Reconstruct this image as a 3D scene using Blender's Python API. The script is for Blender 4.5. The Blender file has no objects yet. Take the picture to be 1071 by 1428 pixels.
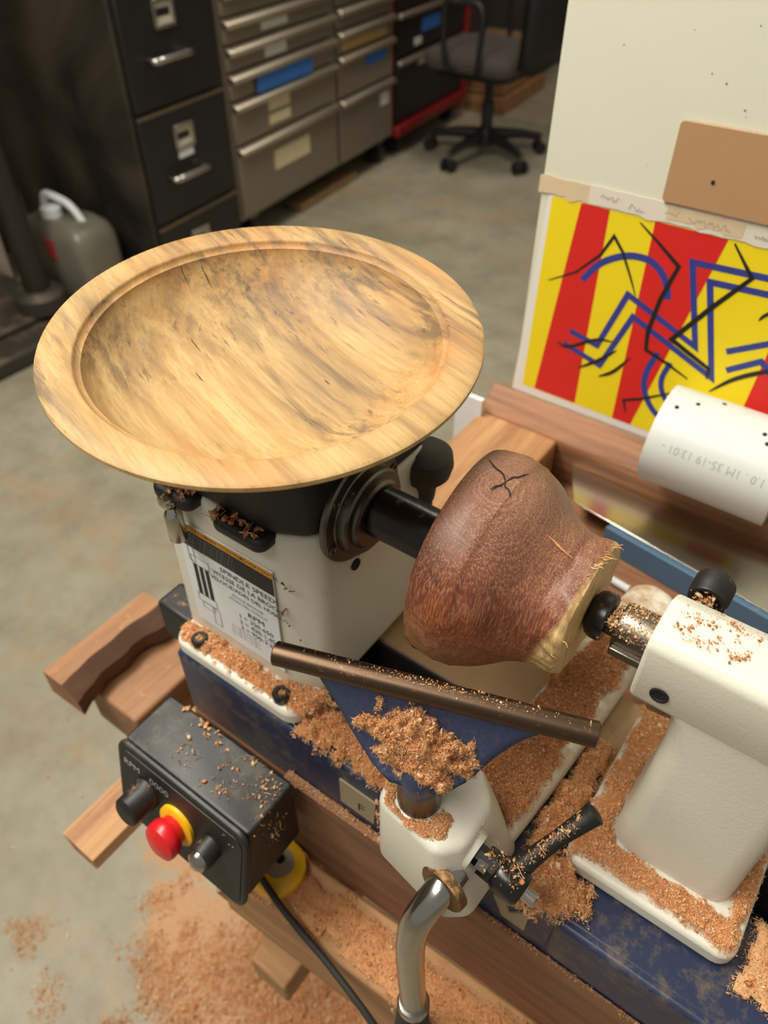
import bpy, bmesh, math, random
import numpy as np
from mathutils import Vector, Matrix, noise as mn
sc = bpy.context.scene
COL = sc.collection
rng = np.random.default_rng(7)
random.seed(7)

# ------------------------------------------------------------------ camera
CAM = Vector((.19, -.265, .46))
pitch, yaw = math.radians(43), math.radians(36)
fw = Vector((-math.sin(yaw)*math.cos(pitch), math.cos(yaw)*math.cos(pitch), -math.sin(pitch)))
cd = bpy.data.cameras.new('camera'); cam = bpy.data.objects.new('camera', cd); COL.objects.link(cam)
cam.location = CAM; cam.rotation_euler = fw.to_track_quat('-Z', 'Y').to_euler()
cd.sensor_fit = 'VERTICAL'; cd.sensor_height = 36; cd.lens = 36*1050/1428
cd.clip_start = .01; cd.clip_end = 50
cd.dof.use_dof = True; cd.dof.focus_distance = .385; cd.dof.aperture_fstop = 8
sc.camera = cam
# ------------------------------------------------------------------ world, lights, exposure
w = bpy.data.worlds.new('shop_air'); sc.world = w; w.use_nodes = True
w.node_tree.nodes['Background'].inputs[0].default_value = (1, .95, .86, 1)
w.node_tree.nodes['Background'].inputs[1].default_value = .27
def area(name, loc, aim, sx, sy, power, col):
    l = bpy.data.lights.new(name, 'AREA'); l.shape = 'RECTANGLE'; l.size = sx; l.size_y = sy; l.energy = power; l.color = col
    o = bpy.data.objects.new(name, l); COL.objects.link(o); o.location = loc
    o.rotation_euler = (Vector(aim)-Vector(loc)).to_track_quat('-Z', 'Y').to_euler(); return o
area('ceiling_lamp_left', (-.9, -.25, 1.9), (0, 0, 0), 1.2, .5, 52, (1, .95, .86))
area('ceiling_lamp_near', (-.35, -1.1, 1.9), (0, 0, 0), 1.2, .5, 20, (1, .95, .86))
area('ceiling_lamp_far', (-1.0, 2.4, 2.2), (-1.2, 2.2, -.7), 1.2, .4, 21, (1, .93, .82))
sc.view_settings.view_transform = 'Standard'; sc.view_settings.look = 'None'
sc.view_settings.gamma = 1; sc.view_settings.use_curve_mapping = False; sc.view_settings.exposure = .14

# ------------------------------------------------------------------ helpers
K = .8593                                     # the far room is scaled about the eye so the bench stands 0.7 m high
def W(x, y, z): return CAM + (Vector((x, y, z))-CAM)*K
FZ = W(0, 0, -.89).z
def lin(c): return tuple((v/12.92 if v <= .04045 else ((v+.055)/1.055)**2.4) for v in (c[0]/255, c[1]/255, c[2]/255))+(1,)

def mk(name, bm, mat, parent=None, smooth=False, bevel=0, seg=2, xf=None, kind=None, recalc=True):
    if xf:
        for v in bm.verts: v.co = xf(*v.co)
    if recalc: bmesh.ops.recalc_face_normals(bm, faces=bm.faces[:])
    me = bpy.data.meshes.new(name); bm.to_mesh(me); bm.free()
    return mkme(name, me, mat, parent, smooth, bevel, seg, kind)
def mkme(name, me, mat, parent=None, smooth=False, bevel=0, seg=2, kind=None):
    o = bpy.data.objects.new(name, me); COL.objects.link(o)
    if mat: me.materials.append(mat)
    if smooth:
        for p in me.polygons: p.use_smooth = True
        try: me.set_sharp_from_angle(angle=math.radians(38))
        except Exception: pass
    if bevel:
        b = o.modifiers.new('bevel', 'BEVEL'); b.width = bevel; b.segments = seg; b.limit_method = 'ANGLE'; b.angle_limit = math.radians(35)
        for p in me.polygons: p.use_smooth = True
        try: me.set_sharp_from_angle(angle=math.radians(89))
        except Exception: pass
    if parent:
        o.parent = parent; o.matrix_parent_inverse = WI(parent)
    if kind: o['kind'] = kind
    return o
def WI(p):
    m = Matrix.Identity(4); q = p
    while q:                                   # only pure translations are used
        m = Matrix.Translation(-q.location) @ m
        if q.parent: m = m @ q.matrix_parent_inverse.inverted()
        q = q.parent
    return Matrix.Translation(-wloc(p))
def wloc(p):
    l = p.location.copy(); q = p
    if q.parent: l = wloc(q.parent) + q.matrix_parent_inverse.translation + l
    return l
def tag(o, label, cat, group=None):
    o['label'] = label; o['category'] = cat
    if group: o['group'] = group
    return o
def thing(name, loc, label, cat, group=None):
    o = bpy.data.objects.new(name, None); COL.objects.link(o); o.location = loc; o.empty_display_size = .02
    return tag(o, label, cat, group)
def struct(o): o['kind'] = 'structure'; return o

def bx(x0, x1, y0, y1, z0, z1, bm=None):
    bm = bm or bmesh.new()
    v = [bm.verts.new((x, y, z)) for z in (z0, z1) for x, y in ((x0, y0), (x1, y0), (x1, y1), (x0, y1))]
    for f in ((3, 2, 1, 0), (4, 5, 6, 7), (0, 1, 5, 4), (1, 2, 6, 5), (2, 3, 7, 6), (3, 0, 4, 7)): bm.faces.new([v[i] for i in f])
    return bm
def prism(poly, a0, a1, ax='z', bm=None, top=None):
    bm = bm or bmesh.new()
    def P(u, v, a): return {'z': (u, v, a), 'x': (a, u, v), 'y': (u, a, v)}[ax]
    lo = [bm.verts.new(P(u, v, a0)) for u, v in poly]; hi = [bm.verts.new(P(u, v, a1)) for u, v in (top or poly)]
    n = len(poly)
    bm.faces.new(lo[::-1]); bm.faces.new(hi)
    for i in range(n): bm.faces.new((lo[i], lo[(i+1) % n], hi[(i+1) % n], hi[i]))
    return bm
def frame(d, up=Vector((0, 0, 1))):
    d = Vector(d).normalized()
    if abs(d.dot(up)) > .95: up = Vector((1, 0, 0))
    a = up.cross(d).normalized(); return a, d.cross(a), d
def lathe(prof, org, d, seg=48, bm=None, caps=True):
    """prof: (radius, distance along d)"""
    bm = bm or bmesh.new(); a, b, d = frame(d); org = Vector(org); rings = []
    for r, h in prof:
        if r < 1e-6: rings.append([bm.verts.new(org+d*h)])
        else: rings.append([bm.verts.new(org+d*h+(a*math.cos(t)+b*math.sin(t))*r) for t in (2*math.pi*i/seg for i in range(seg))])
    for A, B in zip(rings, rings[1:]):
        if len(A) == 1 and len(B) == 1: continue
        for i in range(seg):
            j = (i+1) % seg
            if len(A) == 1: bm.faces.new((A[0], B[i], B[j]))
            elif len(B) == 1: bm.faces.new((A[i], A[j], B[0]))
            else: bm.faces.new((A[i], A[j], B[j], B[i]))
    if caps:
        if len(rings[0]) > 1: bm.faces.new(rings[0][::-1])
        if len(rings[-1]) > 1: bm.faces.new(rings[-1])
    return bm
def cyl(p0, p1, r, seg=24, bm=None, r1=None):
    p0, p1 = Vector(p0), Vector(p1); return lathe([(r, 0), (r if r1 is None else r1, (p1-p0).length)], p0, p1-p0, seg, bm)
def smooth_path(pts, n=8):
    P = [Vector(p) for p in pts]; P = [P[0]*2-P[1]]+P+[P[-1]*2-P[-2]]; out = []
    for i in range(1, len(P)-2):
        for k in range(n):
            t = k/n; a, b, c, d = P[i-1:i+3]
            out.append(.5*((2*b)+(c-a)*t+(2*a-5*b+4*c-d)*t*t+(3*b-a-3*c+d)*t**3))
    return out+[P[-2]]
def tube(pts, r, seg=12, bm=None, n=8, flat=1.0):
    bm = bm or bmesh.new(); P = smooth_path(pts, n) if n else [Vector(p) for p in pts]; rings = []
    m = len(P); a0 = None
    for i, p in enumerate(P):
        d = (P[min(i+1, m-1)]-P[max(i-1, 0)]).normalized()
        if a0 is None: a0, b0, _ = frame(d)
        a0 = (a0-d*a0.dot(d)).normalized(); b0 = d.cross(a0)
        rr = r(i/(m-1)) if callable(r) else r
        rings.append([bm.verts.new(p+(a0*math.cos(t)*flat+b0*math.sin(t))*rr) for t in (2*math.pi*k/seg for k in range(seg))])
    for A, B in zip(rings, rings[1:]):
        for k in range(seg): bm.faces.new((A[k], A[(k+1) % seg], B[(k+1) % seg], B[k]))
    bm.faces.new(rings[0][::-1]); bm.faces.new(rings[-1]); return bm
def rrect(x0, x1, y0, y1, r, n=5):
    out = []
    for cx, cy, a in ((x1-r, y1-r, 0), (x0+r, y1-r, 90), (x0+r, y0+r, 180), (x1-r, y0+r, 270)):
        for k in range(n+1):
            t = math.radians(a+90*k/n); out.append((cx+r*math.cos(t), cy+r*math.sin(t)))
    return out
def text(name, body, size, mat, M, parent, bend=None, extrude=0.0, align='LEFT', sx=1.0):
    cu = bpy.data.curves.new(name, 'FONT'); cu.body = body; cu.size = size; cu.align_x = align; cu.extrude = extrude; cu.resolution_u = 2
    t = bpy.data.objects.new(name+'_tmp', cu); COL.objects.link(t)
    bpy.context.view_layer.update()
    me = bpy.data.meshes.new_from_object(t.evaluated_get(bpy.context.evaluated_depsgraph_get()))
    bpy.data.objects.remove(t); me.name = name
    for v in me.vertices:
        c = Vector((v.co.x*sx, v.co.y, v.co.z)); v.co = bend(c) if bend else M @ c
    me.materials.clear()
    return mkme(name, me, mat, parent)
def XZ(x, y, z): return Matrix.Translation((x, y, z)) @ Matrix.Rotation(math.pi/2, 4, 'X')   # writing on a face that looks to -Y

# ------------------------------------------------------------------ materials
class N:
    def __init__(s, name):
        s.m = bpy.data.materials.new(name); s.m.use_nodes = True; s.t = s.m.node_tree
        s.b = s.t.nodes['Principled BSDF']; s.tc = s.n('ShaderNodeTexCoord')
    def n(s, typ, **kw):
        x = s.t.nodes.new(typ)
        for k, v in kw.items(): setattr(x, k, v)
        return x
    def l(s, a, b): s.t.links.new(a, b)
    def mapping(s, scale=(1, 1, 1), rot=(0, 0, 0), loc=(0, 0, 0), src=None):
        if any(rot):
            m0 = s.n('ShaderNodeMapping'); m0.inputs['Rotation'].default_value = rot; s.l(src or s.tc.outputs['Object'], m0.inputs[0]); src = m0.outputs[0]; rot = (0, 0, 0)
        m = s.n('ShaderNodeMapping'); m.inputs['Scale'].default_value = scale; m.inputs['Rotation'].default_value = rot; m.inputs['Location'].default_value = loc
        s.l(src or s.tc.outputs['Object'], m.inputs[0]); return m.outputs[0]
    def noise(s, scale, detail=4, rough=.6, vec=None, dist=0):
        x = s.n('ShaderNodeTexNoise'); x.inputs['Scale'].default_value = scale; x.inputs['Detail'].default_value = detail
        x.inputs['Roughness'].default_value = rough; x.inputs['Distortion'].default_value = dist
        s.l(vec or s.tc.outputs['Object'], x.inputs['Vector']); return x.outputs['Fac']
    def ramp(s, fac, stops, interp='LINEAR'):
        r = s.n('ShaderNodeValToRGB'); e = r.color_ramp.elements; r.color_ramp.interpolation = interp
        while len(e) < len(stops): e.new(.5)
        for q, (p, c) in zip(e, stops):
            q.position = p; q.color = c if isinstance(c, tuple) else (c, c, c, 1)
        s.l(fac, r.inputs[0]); return r.outputs[0]
    def mix(s, fac, a, b, mode='MIX'):
        x = s.n('ShaderNodeMix', data_type='RGBA', blend_type=mode)
        for v, i in ((fac, 0), (a, 6), (b, 7)):
            if hasattr(v, 'is_linked'): s.l(v, x.inputs[i])
            else: x.inputs[i].default_value = v
        return x.outputs[2]
    def math(s, op, a, b=0., c=0.):
        x = s.n('ShaderNodeMath', operation=op)
        for i, v in enumerate((a, b, c)):
            if hasattr(v, 'is_linked'): s.l(v, x.inputs[i])
            else: x.inputs[i].default_value = v
        return x.outputs[0]
    def bump(s, h, strength=.3, dist=.001):
        x = s.n('ShaderNodeBump'); x.inputs['Strength'].default_value = strength; x.inputs['Distance'].default_value = dist
        s.l(h, x.inputs['Height']); s.l(x.outputs[0], s.b.inputs['Normal'])
    def out(s, col=None, rough=.5, metal=0., spec=.5):
        if col is not None:
            if hasattr(col, 'is_linked'): s.l(col, s.b.inputs['Base Color'])
            else: s.b.inputs['Base Color'].default_value = col
        if hasattr(rough, 'is_linked'): s.l(rough, s.b.inputs['Roughness'])
        else: s.b.inputs['Roughness'].default_value = rough
        s.b.inputs['Metallic'].default_value = metal; s.b.inputs['Specular IOR Level'].default_value = spec
        return s.m
    def up(s, lo=.4, hi=.9):
        g = s.n('ShaderNodeNewGeometry'); x = s.n('ShaderNodeSeparateXYZ'); s.l(g.outputs['Normal'], x.inputs[0])
        r = s.n('ShaderNodeMapRange'); r.inputs[1].default_value = lo; r.inputs[2].default_value = hi; s.l(x.outputs[2], r.inputs[0]); return r.outputs[0]

DUST = lin((176, 132, 88))
def painted(name, col, rough=.45, peel=0., dust=0., dscale=60, metal=0., vary=.08, spec=.5, dcol=DUST, side=0.):
    n = N(name); c = lin(col)
    v = n.noise(25, 3); base = n.mix(v, tuple(x*(1-vary) for x in c[:3])+(1,), tuple(min(1, x*(1+vary)) for x in c[:3])+(1,))
    if dust:
        d = n.noise(dscale, 8, .75); d = n.ramp(d, [(.62-dust*.3, 0.), (.72-dust*.2, 1.)]); d = n.math('MULTIPLY', d, n.math('MULTIPLY', n.math('MAXIMUM', n.up(.2, .95), side), min(1., .55+dust*.4)))
        base = n.mix(d, base, dcol)
    if peel: n.bump(n.noise(520, 2, .5), peel, .0006)
    return n.out(base, rough, metal, spec)
def wood(name, light, dark, axis='x', scale=1., rough=.65, dust=0., rot=0, contrast=.5):
    n = N(name); s = {'x': (4, 60, 60), 'y': (60, 4, 60), 'z': (60, 60, 4)}[axis]
    vec = n.mapping(tuple(v*scale for v in s), (0, 0, rot))
    g = n.noise(1.3, 8, .62, vec, .4); g2 = n.noise(6, 5, .7, vec)
    f = n.math('ADD', n.math('MULTIPLY', g, .75), n.math('MULTIPLY', g2, .25))
    base = n.ramp(f, [(.5-contrast*.28, lin(dark)), (.5+contrast*.22, lin(light))])
    big = n.noise(9, 3); base = n.mix(n.math('MULTIPLY', big, .35), base, lin(dark))
    if dust:
        d = n.ramp(n.noise(70, 8, .75), [(.62-dust*.3, 0.), (.72-dust*.2, 1.)]); base = n.mix(n.math('MULTIPLY', d, n.up(.2, .9)), base, DUST)
    n.bump(g2, .25, .0006); return n.out(base, rough)

M_white = painted('white_cast_enamel', (216, 212, 195), .38, .22, 0, vary=.03)
M_whited = painted('dusty_white_cast_enamel', (222, 216, 196), .42, .22, .62, 45, vary=.04)
M_blue = painted('navy_bed_enamel', (34, 43, 70), .42, .06, .42, 55, vary=.15, side=.75, dcol=lin((104, 92, 74)))
M_bluedust = painted('dust_caked_bed_enamel', (40, 48, 80), .6, .05, 1.4, 26, vary=.15, side=.1, dcol=lin((164, 132, 92)))
M_bluerest = painted('navy_tool_rest_enamel', (50, 62, 94), .36, .05, .42, 420, vary=.1)
M_black = painted('black_plastic', (24, 23, 21), .5, .05, .16, 90)
M_blackdust = painted('dusty_black_plastic', (27, 27, 25), .46, .05, .4, 60, side=.3, dcol=lin((74, 68, 54)))
M_blackgloss = painted('black_oxide_steel', (20, 18, 17), .28, 0, .12, 120)
M_rubber = painted('black_rubber', (40, 37, 33), .7)
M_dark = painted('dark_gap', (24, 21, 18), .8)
M_yellow = painted('yellow_plastic', (232, 176, 18), .45)
M_red = painted('red_plastic', (205, 22, 30), .32)
M_paper = painted('white_label_paper', (222, 224, 222), .5, vary=.02)
M_ink = painted('black_ink', (34, 34, 36), .6)
M_grayink = painted('grey_ink', (120, 120, 122), .6)
M_orangeink = painted('orange_warning_ink', (226, 158, 30), .5)
M_lightink = painted('light_grey_print', (170, 172, 166), .5)
M_plaque = painted('beige_plaque', (150, 136, 108), .5)
def steel(name, col, rough, dust=0., scratch=.3):
    n = N(name); c = lin(col); g = n.noise(14, 6, .7, n.mapping((1, 9, 9)))
    base = n.mix(g, tuple(v*.7 for v in c[:3])+(1,), c)
    if dust:
        d = n.ramp(n.noise(240, 6, .8), [(.66-dust*.3, 0.), (.74-dust*.25, 1.)]); d = n.math('MULTIPLY', d, n.up(.1, .8)); base = n.mix(d, base, DUST)
        mt = n.math('SUBTRACT', 1., d); n.l(mt, n.b.inputs['Metallic']); m = n.out(base, rough, 1.); n.l(mt, n.b.inputs['Metallic']); return m
    n.bump(g, .08, .0005); return n.out(base, rough, 1.)
M_steel = steel('dusty_grey_steel', (120, 114, 104), .36, .3)
M_barsteel = steel('brown_oxidised_steel', (104, 84, 68), .38, .16)
M_chrome = steel('zinc_plated_steel', (190, 186, 178), .22)
M_nickel = steel('bright_plated_steel', (205, 200, 190), .18)
M_polish = steel('polished_steel_sheet', (214, 210, 198), .2)
def dullmetal(name, col, rough, metal):
    n = N(name); c = lin(col); g = n.noise(6, 6, .7, n.mapping((1, 1, 14))); base = n.mix(g, tuple(v*.75 for v in c[:3])+(1,), c); return n.out(base, rough, metal)
M_stainless = dullmetal('brushed_stainless', (150, 140, 122), .42, .55)
M_stainedge = steel('bright_drawer_lip', (222, 210, 188), .4)

def mat_bowl():
    n = N('spalted_maple'); R = math.radians(17); BX, BY = -.0739, -.0110
    def g_(sc, sx, sy, det=6, ro=.65, di=.5, loc=(0, 0, 0)): return n.noise(sc, det, ro, n.mapping((sx, sy, sy), (0, 0, R), loc), di)
    sep = n.n('ShaderNodeSeparateXYZ'); n.l(n.tc.outputs['Object'], sep.inputs[0])
    def blob(x, y, rx, ry, a=-17):
        ca, sa = math.cos(math.radians(a)), math.sin(math.radians(a))
        dx = n.math('SUBTRACT', sep.outputs[0], BX+x); dy = n.math('SUBTRACT', sep.outputs[1], BY+y)
        u = n.math('ADD', n.math('MULTIPLY', dx, ca/rx), n.math('MULTIPLY', dy, sa/rx)); v = n.math('ADD', n.math('MULTIPLY', dx, -sa/ry), n.math('MULTIPLY', dy, ca/ry))
        d = n.math('ADD', n.math('MULTIPLY', u, u), n.math('MULTIPLY', v, v)); return n.math('POWER', 2.718, n.math('MULTIPLY', d, -1.))
    def add(*a):
        r = a[0]
        for b in a[1:]: r = n.math('ADD', r, b)
        return n.math('MINIMUM', r, 1.)
    base = n.ramp(g_(1., 6, 85, 6, .65, .2), [(.32, lin((166, 131, 82))), (.5, lin((188, 155, 101))), (.70, lin((202, 173, 119)))])
    fine = g_(1., 26, 520, 4, .7, 0); base = n.mix(n.math('MULTIPLY', n.ramp(fine, [(.45, 0.), (.62, 1.)]), .30), base, lin((146, 106, 64)))
    rr = n.n('ShaderNodeVectorMath', operation='DISTANCE'); n.l(n.tc.outputs['Object'], rr.inputs[0]); rr.inputs[1].default_value = (BX, BY, .2555)
    orange = add(n.math('MULTIPLY', n.ramp(rr.outputs['Value'], [(.0940, 0.), (.0958, 1.), (.0985, 1.), (.0996, 0.)]), .9), blob(.03, .098, .05, .022), blob(-.10, .03, .02, .03), blob(.085, .04, .02, .04), blob(.06, -.085, .06, .012), blob(-.07, .075, .05, .02))
    base = n.mix(n.math('MULTIPLY', orange, n.ramp(g_(1., 14, 60, loc=(.3, .1, 0)), [(.35, .1), (.6, .6)])), base, lin((182, 122, 64)))
    zone = add(n.ramp(g_(1., 6, 22, 3, .5, .5), [(.48, 0.), (.68, .55)]), blob(-.085, .055, .045, .035), blob(-.045, .098, .05, .02), blob(.03, .085, .05, .02), blob(-.075, -.055, .03, .035), blob(.045, -.005, .05, .016), blob(.02, .03, .08, .012), n.math('MULTIPLY', blob(-.04, -.105, .05, .012), .8), n.math('MULTIPLY', blob(.075, .075, .03, .025), .8))
    st = n.ramp(g_(1., 5, 95, 9, .70, .25, (.4, .2, 0)), [(.47, 0.), (.60, 1.)])
    base = n.mix(n.math('MULTIPLY', n.math('MULTIPLY', zone, st), .78), base, lin((92, 76, 60)))
    veil = n.ramp(g_(1., 6, 40, 5, .6, .2, (.9, .4, 0)), [(.42, 0.), (.64, 1.)]); base = n.mix(n.math('MULTIPLY', n.math('MULTIPLY', zone, veil), .6), base, lin((124, 100, 74)))
    thin = n.ramp(g_(1., 9, 210, 8, .72, .15, (.7, .9, 0)), [(.585, 0.), (.645, 1.)])
    base = n.mix(n.math('MULTIPLY', thin, n.math('MULTIPLY_ADD', zone, .4, .32)), base, lin((78, 62, 46)))
    n.bump(fine, .08, .0003); return n.out(base, .55, 0, .35)
M_bowl = mat_bowl()
def mat_block():
    n = N('red_brown_turned_wood'); tc = n.tc.outputs['Object']
    ax = Vector((.08, .30, .95)).normalized(); P0 = Vector((.0717, -.004, .219))       # pith; growth rings wrap round it
    sub = n.n('ShaderNodeVectorMath', operation='SUBTRACT'); n.l(tc, sub.inputs[0]); sub.inputs[1].default_value = P0
    cr = n.n('ShaderNodeVectorMath', operation='CROSS_PRODUCT'); n.l(sub.outputs[0], cr.inputs[0]); cr.inputs[1].default_value = ax
    ln = n.n('ShaderNodeVectorMath', operation='LENGTH'); n.l(cr.outputs[0], ln.inputs[0])
    rad = n.math('ADD', ln.outputs['Value'], n.math('MULTIPLY', n.noise(26, 4), .016))
    r1 = n.n('ShaderNodeTexNoise', noise_dimensions='1D'); n.l(n.math('MULTIPLY', rad, 760.), r1.inputs['W']); r1.inputs['Scale'].default_value = 1.; r1.inputs['Detail'].default_value = 4
    a = math.atan2(ax.y, ax.z)
    fl = n.ramp(n.noise(1., 3, .65, n.mapping((1500, 1500, 110), (a, 0, 0))), [(.50, 0.), (.60, 1.)])
    st = n.noise(1., 5, .65, n.mapping((260, 260, 16), (a, 0, 0)))
    base = n.ramp(n.noise(1., 5, .6, n.mapping((26, 26, 9), (a, 0, 0))), [(.34, lin((98, 50, 36))), (.62, lin((138, 72, 48)))])
    sep = n.n('ShaderNodeSeparateXYZ'); n.l(tc, sep.inputs[0]); z = sep.outputs[2]
    def jit(s, k): return n.math('MULTIPLY', n.math('SUBTRACT', s, .5), k)
    zy = n.math('ADD', z, sep.outputs[1])
    hi = n.ramp(n.math('ADD', zy, jit(n.noise(30, 5, .65), .06)), [(.125, 0.), (.215, 1.)]); base = n.mix(n.math('MULTIPLY', hi, .7), base, lin((122, 92, 70)))
    org = n.ramp(n.math('ADD', zy, jit(st, .13)), [(.085, 1.), (.140, 0.)]); base = n.mix(n.math('MULTIPLY', org, .85), base, lin((160, 80, 36)))
    pal = n.ramp(n.math('ADD', n.math('MULTIPLY_ADD', sep.outputs[0], .5, zy), jit(st, .09)), [(.104, 1.), (.135, 0.)]); base = n.mix(n.math('MULTIPLY', pal, .8), base, lin((186, 138, 84)))
    dk = n.ramp(r1.outputs['Fac'], [(.40, 1.), (.52, 0.)]); base = n.mix(n.math('MULTIPLY', dk, .30), base, lin((82, 48, 36)))
    lt_ = n.ramp(r1.outputs['Fac'], [(.60, 0.), (.68, 1.)]); base = n.mix(n.math('MULTIPLY', lt_, .14), base, lin((206, 160, 124)))
    base = n.mix(n.math('MULTIPLY', n.ramp(st, [(.5, 0.), (.66, 1.)]), .28), base, lin((92, 46, 30)))
    base = n.mix(n.math('MULTIPLY', fl, .34), base, lin((214, 160, 116)))
    s = n.math('ADD', sep.outputs[0], jit(n.noise(45, 5, .6), .007)); s = n.math('SUBTRACT', s, n.math('MULTIPLY', n.math('SUBTRACT', z, .157), .27))
    sap = n.ramp(s, [(.1188, 0.), (.1202, 1.)])
    sapc = n.ramp(n.noise(1., 6, .7, n.mapping((420, 420, 60), (a, 0, 0))), [(.35, lin((172, 134, 80))), (.62, lin((224, 192, 134)))])
    base = n.mix(sap, base, sapc)
    n.bump(n.math('ADD', fl, n.math('MULTIPLY', r1.outputs['Fac'], .6)), .3, .0004); return n.out(base, .42)
M_block = mat_block()
M_pine = wood('dusty_pine_lumber', (196, 150, 100), (150, 104, 66), 'y', dust=.25)
M_rail = wood('brown_bench_rail', (150, 106, 74), (96, 64, 44), 'x', contrast=.7)
M_ledge = wood('sawdusty_bench_lumber', (196, 150, 100), (140, 96, 60), 'x', dust=.5)
M_tray = wood('brown_tray_board', (170, 118, 80), (110, 72, 48), 'x')
M_slab = wood('live_edge_slab', (172, 126, 86), (120, 82, 54), 'y', dust=.15, contrast=.7)
M_bark = wood('dark_live_edge', (104, 70, 46), (50, 34, 24), 'y', .5, contrast=.8)
M_card = painted('brown_cardboard', (178, 138, 98), .8, vary=.05)
M_panel = painted('white_melamine', (218, 219, 197), .45, .03, vary=.02)
M_tape = painted('torn_masking_tape', (214, 192, 156), .7, vary=.12)
M_sheet = painted('poster_paper', (232, 228, 220), .5, vary=.02)
M_pyel = painted('poster_yellow', (240, 216, 24), .5, vary=.03)
M_pred = painted('poster_red', (214, 36, 30), .5, vary=.03)
M_pblue = painted('poster_blue', (52, 62, 140), .5)
M_pblack = painted('poster_black', (30, 28, 26), .5)
M_pvc = painted('white_pvc', (212, 214, 207), .4, vary=.02)
def mat_floor():
    n = N('stained_concrete')
    a = n.noise(1.6, 6, .6); b = n.noise(9, 8, .7); c = n.noise(60, 4, .7)
    base = n.ramp(a, [(.3, lin((142, 132, 108))), (.68, lin((176, 170, 148)))])
    base = n.mix(n.math('MULTIPLY', n.ramp(b, [(.42, 0.), (.7, 1.)]), .5), base, lin((110, 98, 76)))
    base = n.mix(n.math('MULTIPLY', n.ramp(n.noise(5, 7, .75, n.mapping((1, 1, 1), (0, 0, 0), (3, 1, 0))), [(.52, 0.), (.66, 1.)]), .55), base, lin((176, 138, 96)))
    base = n.mix(n.math('MULTIPLY', c, .2), base, lin((96, 88, 70)))
    sep = n.n('ShaderNodeSeparateXYZ'); n.l(n.tc.outputs['Object'], sep.inputs[0])       # sawdust trodden into the concrete round the bench
    u = n.math('MULTIPLY', n.math('ADD', sep.outputs[0], .09), 1/.30); v = n.math('MULTIPLY', n.math('ADD', sep.outputs[1], .06), 1/.17)
    d = n.math('ADD', n.math('MULTIPLY', u, u), n.math('MULTIPLY', v, v)); d = n.math('ADD', d, n.math('MULTIPLY', n.math('SUBTRACT', n.noise(11, 8, .68), .5), 3.2))
    base = n.mix(n.ramp(d, [(.55, .92), (1.0, 0.)]), base, n.mix(n.noise(240, 4, .7), lin((150, 104, 62)), lin((206, 158, 106))))
    n.bump(b, .1, .002); return n.out(base, .55)
M_floor = mat_floor()
def mat_shavings(name, stops):
    n = N(name); g = n.n('ShaderNodeNewGeometry')
    c = n.ramp(g.outputs['Random Per Island'], [(p, lin(q)) for p, q in stops]); n.out(c, .6, 0, .3)
    t = n.n('ShaderNodeBsdfTranslucent'); n.l(c, t.inputs[0]); x = n.n('ShaderNodeMixShader'); x.inputs[0].default_value = .38      # paper-thin wood lets light through
    n.l(n.b.outputs[0], x.inputs[1]); n.l(t.outputs[0], x.inputs[2]); n.l(x.outputs[0], n.t.nodes['Material Output'].inputs[0]); return n.m
M_shav = mat_shavings('orange_wood_shavings', [(0, (216, 146, 90)), (.35, (238, 180, 122)), (.7, (247, 208, 154)), (1, (253, 234, 196))])
M_shavd = mat_shavings('brown_wood_shavings', [(0, (176, 112, 68)), (.4, (218, 154, 100)), (.8, (236, 186, 132)), (1, (248, 218, 170))])
M_wall = painted('dark_shop_wall', (74, 66, 54), .8)

# ------------------------------------------------------------------ shavings
def curl(kind, r):
    """one curl as (verts, quads)"""
    if kind == 0:                              # arc ribbon
        n = 5; sw = r.uniform(1.2, 5.2); rad = 1/max(sw, 1.6)*r.uniform(1.2, 2.2); wd = r.uniform(.22, .5); tw = r.uniform(-.7, .7)
        v = []
        for i in range(n+1):
            t = sw*i/n; x, y = rad*math.cos(t), rad*math.sin(t); h = tw*i/n
            q = .35+.65*math.sin(math.pi*(i+.4)/(n+.8))
            v += [(x, y, h-wd*q/2), (x*1.04, y*1.04, h+wd*q/2)]
        f = [(2*i, 2*i+1, 2*i+3, 2*i+2) for i in range(n)]
    elif kind == 1:                            # sliver
        n = 3; L = r.uniform(1.4, 3.2); bend = r.uniform(-.7, .7); wd = r.uniform(.1, .24); v = []
        for i in range(n+1):
            t = i/n-.5; z = bend*(1-4*t*t); q = 1-abs(t)*1.2
            v += [(L*t, -wd*q/2, z), (L*t, wd*q/2, z+.05)]
        f = [(2*i, 2*i+1, 2*i+3, 2*i+2) for i in range(n)]
    else:                                      # crumb
        v = [(r.uniform(.2, .6)*a, r.uniform(.2, .6)*b, r.uniform(.1, .3)*c) for a in (-1, 1) for b in (-1, 1) for c in (-1, 1)]
        f = [(0, 1, 3, 2), (4, 6, 7, 5), (0, 4, 5, 1), (2, 3, 7, 6), (0, 2, 6, 4), (1, 5, 7, 3)]
    return np.array(v), np.array(f)
_r = random.Random(3)
CURLS = [curl(0, _r) for _ in range(10)]; SLIV = [curl(1, _r) for _ in range(6)]; CRUMB = [curl(2, _r) for _ in range(4)]
def rotmats(n):
    q = rng.normal(size=(n, 4)); q /= np.linalg.norm(q, axis=1)[:, None]; a, b, c, d = q.T
    return np.stack([1-2*(c*c+d*d), 2*(b*c-d*a), 2*(b*d+c*a), 2*(b*c+d*a), 1-2*(b*b+d*d), 2*(c*d-b*a), 2*(b*d-c*a), 2*(c*d+b*a), 1-2*(b*b+c*c)], 1).reshape(n, 3, 3)
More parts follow.
